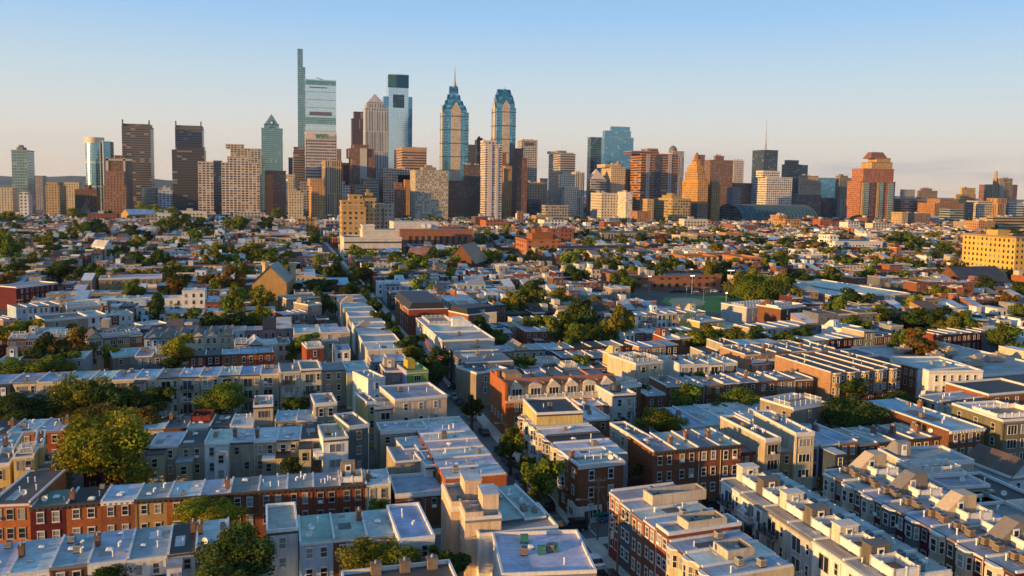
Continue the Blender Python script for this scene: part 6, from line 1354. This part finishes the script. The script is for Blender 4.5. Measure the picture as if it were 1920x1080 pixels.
# small marks of single houses
L, d, z = DIM[RB]; mk('side_panel', MB().box(-.12, -.03, 0, d, 0, z+.4), [STUCCO], RB, color=WC['lav'][0]); mk('brick_base', MB().box(0, L, -.06, -.02, 0, z-3.2), [BRICK], RB, color=(.27, .07, .035)); mk('roof_room', MB().box(L*.2, L*.55, d*.35, d*.75, z, z+2.3), [STUCCO], RB, color=(.5, .36, .06))
for o in HOUSES:
    if 'fourth from left in the pale patchwork row' in o['label']:
        w_, d_, z = DIM[o]; mk('deck_railing', solid_rail([(.2, d_*.4), (w_-.2, d_*.4), (w_-.2, d_*.95), (.2, d_*.95)], 1.3, closed=True), [PAINT], o, loc=(0, 0, z), color=(.2, .035, .022)); mk('deck_floor', MB().box(.2, w_-.2, d_*.4, d_*.95, z, z+.12), [PAINT], o, color=(.3, .08, .04))
    if 'green skylights' in o['label'] or o['label'].startswith('white flat-roofed building'):
        w_, d_, z = DIM[o]
        for fx, fy in ((.45, .45), (.6, .5), (.3, .75)): mk('green_skylight', MB().prism([(0, 0), (1.3, 0), (1.3, 1.1), (0, 1.1)], z, z+1.0, 0, 0, poly2=[(0, .5), (1.3, .5), (1.3, 1.1), (0, 1.1)]), [PAINT], o, loc=(w_*fx, d_*fy, 0), color=(.03, .13, .12), sc=(.8, .8, 1))
    if 'spiral stair' in o['label']:
        w_, d_, z = DIM[o]; mk('roof_drum', MB().tube((w_*.5, d_*.4, z), (w_*.5, d_*.4, z+1.5), 1.2, 16), [DARKM], o)
        b = MB()
        for q in range(16): a = q*.6; b.prism([(0, 0), (1.0*math.cos(a), 1.0*math.sin(a)), (1.0*math.cos(a+.5), 1.0*math.sin(a+.5))], q*.45, q*.45+.07, bottom=True)
        b.tube((0, 0, 0), (0, 0, 8), .06, 6); mk('spiral_stair', b, [DARKM], o, loc=(w_*.8, -1.2, .5))
    if 'slanted open balcony' in o['label']:
        w_, d_, z = DIM[o]; mk('corner_balcony', MB().prism([(-1.6, 0), (-.02, -.6), (-.02, 3), (-1.6, 3)], z-3.4, z-2.3, bottom=True), [STUCCO], o, color=(.66, .65, .62))
# ================================================================== cars
def car_mesh(kind):
    h = 1.0 if kind == 'car' else 1.22; L = 4.4 if kind == 'car' else 4.7; w2 = .88 if kind == 'car' else .95
    P = [(0, .28), (L, .28), (L, .72*h), (L-.15, .86*h), (L-1.0, .95*h), (.35, .95*h), (.05, .8*h)] if kind == 'car' else [(0, .32), (L, .32), (L, .8*h), (L-.2, .9*h), (L-1.05, .98*h), (.1, .98*h), (0, .9*h)]
    Cb = [(.55, .93*h), (L-1.15, .93*h), (L-1.85, 1.42*h), (1.15, 1.42*h)] if kind == 'car' else [(.12, .96*h), (L-1.15, .96*h), (L-1.75, 1.45*h), (.35, 1.45*h)]
    def ext(P, a, a2=None, m=0):
        b = MB(); a2 = a if a2 is None else a2; zs = [q[1] for q in P]; z0, z1 = min(zs), max(zs)
        W_ = lambda z: a+(a2-a)*(z-z0)/(z1-z0)
        b.face([(x, -W_(z), z) for x, z in P], m); b.face([(x, W_(z), z) for x, z in reversed(P)], m)
        n = len(P)
        for i in range(n):
            (x, z), (X, Z) = P[i], P[(i+1) % n]; b.face([(x, W_(z), z), (X, W_(Z), Z), (X, -W_(Z), Z), (x, -W_(z), z)], m)
        return b
    body_ = ext(P, w2, w2*.97); cab = ext(Cb, w2*.92, w2*.74)
    roof_ = MB(); zt = Cb[2][1]; roof_.box(Cb[3][0]-.05, Cb[2][0]+.05, -w2*.76, w2*.76, zt-.03, zt+.05, bottom=True)
    for x in (Cb[3][0]-.02, (Cb[2][0]+Cb[3][0])/2, Cb[2][0]): 
        for s in (-1, 1): roof_.tube((x+(0 if x > 1.3 else -.3) if False else x, s*w2*.77, zt), (x, s*w2*.93, Cb[0][1]), .05, 4)
    wh = MB().tube((0, -.11, 0), (0, .11, 0), .34, 14).tube((0, -.125, 0), (0, .125, 0), .2, 10, m=1)
    return dict(body=body_.mesh('car_body', [CARP]), windows=cab.mesh('car_windows', [CARG]), roof=roof_.mesh('car_roof', [CARP]), wheel=wh.mesh('wheel', [TYRE, GREYM]), L=L, w=w2,
        hl=MB().box(-.04, .04, -.2, .2, -.08, .08, bottom=True).mesh('headlight', [WHITE]), tl=MB().box(-.04, .04, -.16, .16, -.09, .09, bottom=True).mesh('taillight', [TAIL]))
CARP = objcol('car_paint', .18, .03, .8); CARG = plain('car_glass', (.012, .014, .018), .06); TYRE = plain('tyre_rubber', (.02, .02, .02), .8); TAIL = plain('taillight_red', (.3, .01, .01), .3)
CK = {k: car_mesh(k) for k in ('car', 'suv')}
CCOL = dict(white=(.7, .7, .7), black=(.012, .012, .014), silver=(.4, .41, .43), grey=(.12, .125, .13), navy=(.02, .03, .08), red=(.3, .02, .02), blue=(.06, .14, .3))
def car(label, X, Y, colr, kind='car', rot=math.pi/2):
    k = CK[kind]; t = thing('parked_car', label, 'car', (X, Y, .02), rot, 'cars parked along the streets'); c = CCOL[colr]; x0 = -k['L']/2
    ob('body', k['body'], t, (x0, 0, 0), 0, c); ob('windows', k['windows'], t, (x0, 0, 0)); ob('roof', k['roof'], t, (x0, 0, 0), 0, c)
    for xx in (x0+.85, -x0-.9):
        for s in (-1, 1): ob('wheel', k['wheel'], t, (xx, s*(k['w']-.08), .34))
    for s in (-1, 1): ob('headlight', k['hl'], t, (-x0-.02, s*k['w']*.68, .66)); ob('taillight', k['tl'], t, (x0+.03, s*k['w']*.7, .72))
    return t
EX = 44.95
for a in [('silver car first at the kerb from the far crossing', EX, 207.5, 'silver'), ('black car second at the kerb from the far crossing', EX, 201.5, 'black'), ('navy car third at the kerb from the far crossing', EX, 195.8, 'navy'),
    ('silver grey large car at the kerb beside the peach corner building', EX, 189, 'silver', 'suv'), ('black car with red lights alone below the orange dormered apartment building', EX, 175.7, 'black'),
    ('black car behind the grey large car under the lone kerb tree', EX, 162, 'black'), ('grey large car under the lone kerb tree', EX, 156, 'grey', 'suv'), ('dark grey car beyond the round tree near the corner store', EX, 146, 'grey'),
    ('white car half hidden by the round tree near the corner store', EX, 139.5, 'white'), ('black large car last at the kerb before the corner store crossing', EX, 132, 'black', 'suv'), ('black large car turning in the middle of the crossing', 46.0, 121.9, 'black', 'suv', math.pi*.98),
    ('white car parked at the kerb below the crossing', EX, 109.5, 'white'), ('black car parked behind the white car at the bottom', EX, 103.6, 'black', 'suv'), ('blue car on the side street beside the corner store', 53.2, 124.3, 'blue', 'car', 0),
    ('black car on the side street below the brick block', 73.2, 124.2, 'black', 'suv', 0), ('dark grey car behind the black one below the brick block', 78.6, 124.2, 'grey', 'car', 0), ('black car crossing the far street junction', 47.5, 217.5, 'black', 'car', 0)]: car(*a)
for i in range(16):
    Yc = 232+i*11.5+random.uniform(-2, 2); s = random.choice([EX, 40.65]); cl = random.choice(list(CCOL)); car(f'{cl} car at the kerb, {ORD[i]} beyond the far crossing', s, Yc, cl, random.choice(['car', 'suv']))
for i in range(9):
    p = at(1262+i*11, 548.5, 0); cl = ['black', 'navy', 'black', 'grey', 'silver', 'black', 'grey', 'white', 'black'][i]; car(f'{cl} car, {ORD[i]} from left behind the ball field', p.x, p.y, cl, 'suv' if i % 2 else 'car', 0)
# ================================================================== poles, lamps, wires
def pole(label, base, top, kind='wood', arms=True, drum=False, world=None, h_=None):
    p = at(*base, 0) if world is None else Vector((*world, 0)); dist = (p-Vector((0, 0, H))).dot(fw); hh = h_ or (base[1]-top[1])*dist/F*1.0
    t = thing('utility_pole' if kind == 'wood' else 'street_lamp', label, 'utility pole' if kind == 'wood' else 'street lamp', (p.x, p.y, 0), 0, 'poles and lamps along the streets')
    mk('pole', MB().tube((0, 0, 0), (0, 0, hh), .17 if kind == 'wood' else .1, 8, .12 if kind == 'wood' else .06), [WOODP if kind == 'wood' else GREYM], t)
    if kind == 'wood' and arms:
        for q in (.5, 1.5): mk('crossarm', MB().box(-1.15, 1.15, -.07, .07, hh-q-.09, hh-q+.09, bottom=True), [WOODP], t)
        for x in (-1, -.4, .4, 1): mk('insulator', MB().tube((x, 0, hh-.41), (x, 0, hh-.15), .06, 6), [GREYM], t)
    if drum: mk('transformer', MB().tube((.42, 0, hh-3.4), (.42, 0, hh-2.2), .3, 12).tube((.42, 0, hh-2.2), (.42, 0, hh-2.0), .12, 8), [GREYM], t)
    if kind == 'lamp':
        mk('arm', MB().tube((0, 0, hh-.1), (-.6, 0, hh+.35), .06, 6).tube((-.6, 0, hh+.35), (-1.9, 0, hh+.45), .055, 6), [GREYM], t); mk('lamp_head', MB().box(-2.5, -1.8, -.16, .16, hh+.36, hh+.52, bottom=True), [CONC], t)
    return t, p, hh
WOODP = plain('pole_timber', (.2, .125, .07), .85)
PL = [pole('tall wooden pole with a grey transformer beside the brick block', (1312, 933), (1310, 866), drum=True), pole('wooden pole with a green street name sign at the crossing', (1120, 1013), (1118, 893)), pole('wooden pole beside the bay-windowed row', (1041, 932), (1040, 846)),
    pole('wooden pole at the bottom edge beside the red-based brick house', (1157, 1078), (1157, 955)), pole('wooden pole with transformer beside the white deck terrace', (1522, 909), (1521, 850), drum=True), pole('wooden pole with drum beside the round tree at centre right', (1290, 775), (1290, 730), drum=True),
    pole('leaning wooden pole at the left among white houses', (38, 622), (37, 560)), pole('short wooden pole in front of the brown brick garage', (788, 975), (788, 915), arms=False), pole('wooden pole behind the peach corner building', (763, 800), (762, 752), drum=True), pole('tall wooden pole below the ball field', (1318, 592), (1319, 538)), pole('wooden pole left of the round olive trees', (305, 606), (305, 572))]
pole('green street lamp with curved arm at the far crossing', (850, 717), (850, 674), 'lamp'); pole('pale street lamp in front of the brown brick garage', (797, 985), (797, 934), 'lamp'); pole('street lamp over the kerb beside the orange dormered building', (948, 850), (950, 795), 'lamp'); pole('street lamp with long arm at the corner store crossing', (1106, 1000), (1106, 938), 'lamp'); pole('street lamp at the right of the white deck terrace', (1500, 905), (1502, 884), 'lamp'); pole('curved street lamp behind the bay-windowed brick block', (1582, 672), (1583, 650), 'lamp')
s = PL[1]; sg = mk('street_sign', MB().box(-.9, .9, -.24, -.2, 4.1, 4.55, bottom=True).box(-.24, -.2, -.9, .9, 3.6, 4.05, bottom=True), [PAINT], s[0], color=(.01, .22, .1))
def wire(label, A, za, B, zb, sag=.7, r=.022, mat=None, n=10):
    b = MB(); a, c = Vector((A.x, A.y, za)), Vector((B.x, B.y, zb)); P = [a.lerp(c, i/n)-Vector((0, 0, sag*4*(i/n)*(1-i/n))) for i in range(n+1)]
    for p, q in zip(P, P[1:]): b.tube(p, q, r, 4)
    return tag(mk('overhead_cable', b, [mat or DARKM]), label, 'cable', 'overhead cables')
def pt(k): return PL[k][1], PL[k][2]
for i, (a, b_, w_) in enumerate(((3, 1, 'bottom pole and the street sign pole'), (1, 2, 'street sign pole and the bay-row pole'), (1, 0, 'street sign pole and the brick block pole'), (0, 4, 'brick block pole and the deck terrace pole'))):
    (A, za), (B, zb) = pt(a), pt(b_)
    for o_, nm in ((-1, 'upper'), (1, 'lower')): wire(f'{nm} black cable between the {w_}', A+Vector((o_*.5, 0, 0)), za-(.3 if o_ < 0 else 2.2), B+Vector((o_*.5, 0, 0)), zb-(.3 if o_ < 0 else 2.2))
ORC = plain('orange_cable', (.7, .16, .03), .6)  # one even orange along the whole cable
for i in range(4): wire(f'orange sleeved cable over the street, {ORD[i]} from the top', at(797, 633+3*i, 10.3), 10.3, at(838-3*i, 662+4*i, 9), 9, 1.1, .06, ORC)
# ball field floodlights, lit
LIT = bpy.data.materials.new('lit_floodlight'); LIT.use_nodes = True; e_ = LIT.node_tree.nodes['Principled BSDF']; e_.inputs['Emission Color'].default_value = (1, .93, .8, 1); e_.inputs['Emission Strength'].default_value = 2.2
for lab, base, top, w_, lit in (('tall floodlight mast with a bright white lamp bank above the trees', (1369, 545), (1370, 506), 4.2, 1), ('floodlight mast with four lit lamps behind the infield', (1297, 552), (1297, 516), 2.6, 1), ('floodlight mast with lit lamps left of the ball field', (1217, 550), (1217, 517), 2.2, 1), ('slim lamp mast with a bright head in the outfield', (1361, 576), (1362, 548), 1.0, 1), ('unlit floodlight mast behind home plate', (1287, 560), (1287, 536), 2.4, 0), ('unlit twin lamp mast at the right of the outfield', (1404, 570), (1403, 556), 1.5, 0)):
    p = at(*base, 0); dist = (p-Vector((0, 0, H))).dot(fw); hh = (base[1]-top[1])*dist/F
    t = thing('floodlight_mast', lab, 'floodlight', (p.x, p.y, 0), 0, 'ball field floodlights'); mk('mast', MB().tube((0, 0, 0), (0, 0, hh), .22, 8, .14), [GREYM], t)
    mk('crossbar', MB().box(-w_/2, w_/2, -.08, .08, hh-.3, hh-.1, bottom=True), [GREYM], t); k = max(2, int(w_/.7))
    for q in range(k): x = -w_/2+w_*(q+.5)/k; mk('lamp', MB().tube((x, -.1, hh-.2), (x, -.4, hh-.3), .2, 10), [LIT if lit else GREYM], t)
# ================================================================== two people at the corner
def person(label, X, Y, rot, shirt, trousers, hair=(.03, .02, .015), h=1.72, stride=.12):
    J = dict(pel=(0, 0, .95, .15), ch=(0, 0, 1.28, .17), nk=(0, 0, 1.47, .06), hd=(0, .02, 1.62, .105), ht=(0, .01, 1.7, .08), lh=(-.1, 0, .9, .095), lk=(-.11, stride*.6, .5, .07), la=(-.11, stride, .08, .045), lf=(-.12, stride+.17, .04, .04), rh=(.1, 0, .9, .095), rk=(.11, -stride*.3, .5, .07), ra=(.11, -stride, .08, .045), rf=(.12, -stride+.16, .04, .04),
        ls=(-.2, 0, 1.38, .065), le=(-.25, -.05, 1.1, .05), lw=(-.25, .06, .86, .035), lp=(-.25, .09, .77, .035), rs=(.2, 0, 1.38, .065), re=(.26, .02, 1.1, .05), rw=(.22, .14, .9, .035), rp=(.21, .18, .82, .035))
    K = list(J); E = [('pel', 'ch'), ('ch', 'nk'), ('nk', 'hd'), ('hd', 'ht'), ('pel', 'lh'), ('lh', 'lk'), ('lk', 'la'), ('la', 'lf'), ('pel', 'rh'), ('rh', 'rk'), ('rk', 'ra'), ('ra', 'rf'), ('ch', 'ls'), ('ls', 'le'), ('le', 'lw'), ('lw', 'lp'), ('ch', 'rs'), ('rs', 're'), ('re', 'rw'), ('rw', 'rp')]
    me = bpy.data.meshes.new('person'); me.from_pydata([J[k][:3] for k in K], [(K.index(a), K.index(b_)) for a, b_ in E], [])
    o = bpy.data.objects.new('tmp', me); COL.objects.link(o); o.modifiers.new('s', 'SKIN'); o.modifiers.new('u', 'SUBSURF').levels = 2
    for i, k in enumerate(K): me.skin_vertices[0].data[i].radius = (J[k][3],)*2; me.skin_vertices[0].data[i].use_root = k == 'pel'
    dg = bpy.context.evaluated_depsgraph_get(); m2 = bpy.data.meshes.new_from_object(o.evaluated_get(dg)); bpy.data.objects.remove(o)
    m2.materials.clear()
    for nm, c in (('skin', (.35, .2, .13)), ('shirt_cloth', shirt), ('trouser_cloth', trousers), ('shoe', (.03, .03, .03)), ('hair', hair)): m2.materials.append(plain(nm, c, .8, 0, .05))
    for p in m2.polygons:
        c = p.center; p.use_smooth = True
        p.material_index = 4 if c.z > 1.66 or (c.z > 1.56 and c.y < -.01) else 0 if c.z > 1.48 or (abs(c.x) > .19 and c.z < 1.12 and c.z > .7) else 1 if c.z > .96 else 3 if c.z < .09 else 2
    t = ob('person', m2, None, (X, Y, .14), rot); return tag(t, label, 'person', 'people at the corner')
person('person in a pale shirt and dark trousers standing by the corner store', 47.3, 127.6, .4, (.6, .5, .4), (.04, .04, .05)); person('person in a light blue shirt walking close beside the shopfront', 47.95, 128.3, -1.2, (.4, .52, .62), (.2, .2, .22), stride=.22)
# ------------------------------------------------------------------ distant hills and haze
b = MB(); n = 90; rr = random.Random(3)
hs = [rr.random() for _ in range(n+1)]
for (Y, h0, dz) in ((8200, 44, 18), (11000, 62, 22)):
    xs = [-6500+13500*i/n for i in range(n+1)]
    zz = [max(18, (h0+dz*math.sin(i*.37+Y)+dz*.7*math.sin(i*.93)+8*hs[i])*(1.0 if xs[i] < 500 else max(.3, 1-(xs[i]-500)/5000))) for i in range(n+1)]
    for i in range(n):
        b.face([(xs[i], Y-700, 0), (xs[i+1], Y-700, 0), (xs[i+1], Y, zz[i+1]), (xs[i], Y, zz[i])]); b.face([(xs[i], Y, zz[i]), (xs[i+1], Y, zz[i+1]), (xs[i+1], Y+900, 0), (xs[i], Y+900, 0)])
struct(mk('hills', b, [groundmat('wooded_hills', (.01, .018, .014), (.02, .03, .022), .004)]))
HZ = 0.000032
if HZ:
    m = bpy.data.materials.new('haze_air'); m.use_nodes = True; t = m.node_tree; t.nodes.clear()
    v = nn(t, 'ShaderNodeVolumePrincipled'); v.inputs['Color'].default_value = (.55, .74, 1, 1); v.inputs['Density'].default_value = HZ; v.inputs['Anisotropy'].default_value = .2
    out = nn(t, 'ShaderNodeOutputMaterial'); t.links.new(v.outputs[0], out.inputs['Volume'])
    o = mk('haze', MB().box(-9100, 9100, -3100, 12200, -1.2, 480, bottom=True), [m]); o['kind'] = 'stuff'; o['label'] = 'thin blue evening haze over the whole city'; o['category'] = 'haze'
from collections import Counter
for o in ALL:
    n = len(o.get('label', '').split())
    if n > 16 or n < 4: print('LONG', n, o.name, o['label'])
for l, c in Counter(o.get('label', '') for o in ALL).items():
    if c > 1: print('DUP', c, l)
print('things', len(ALL), Counter(o.name.split('.')[0] for o in ALL).most_common(12), 'objects', len(bpy.data.objects))
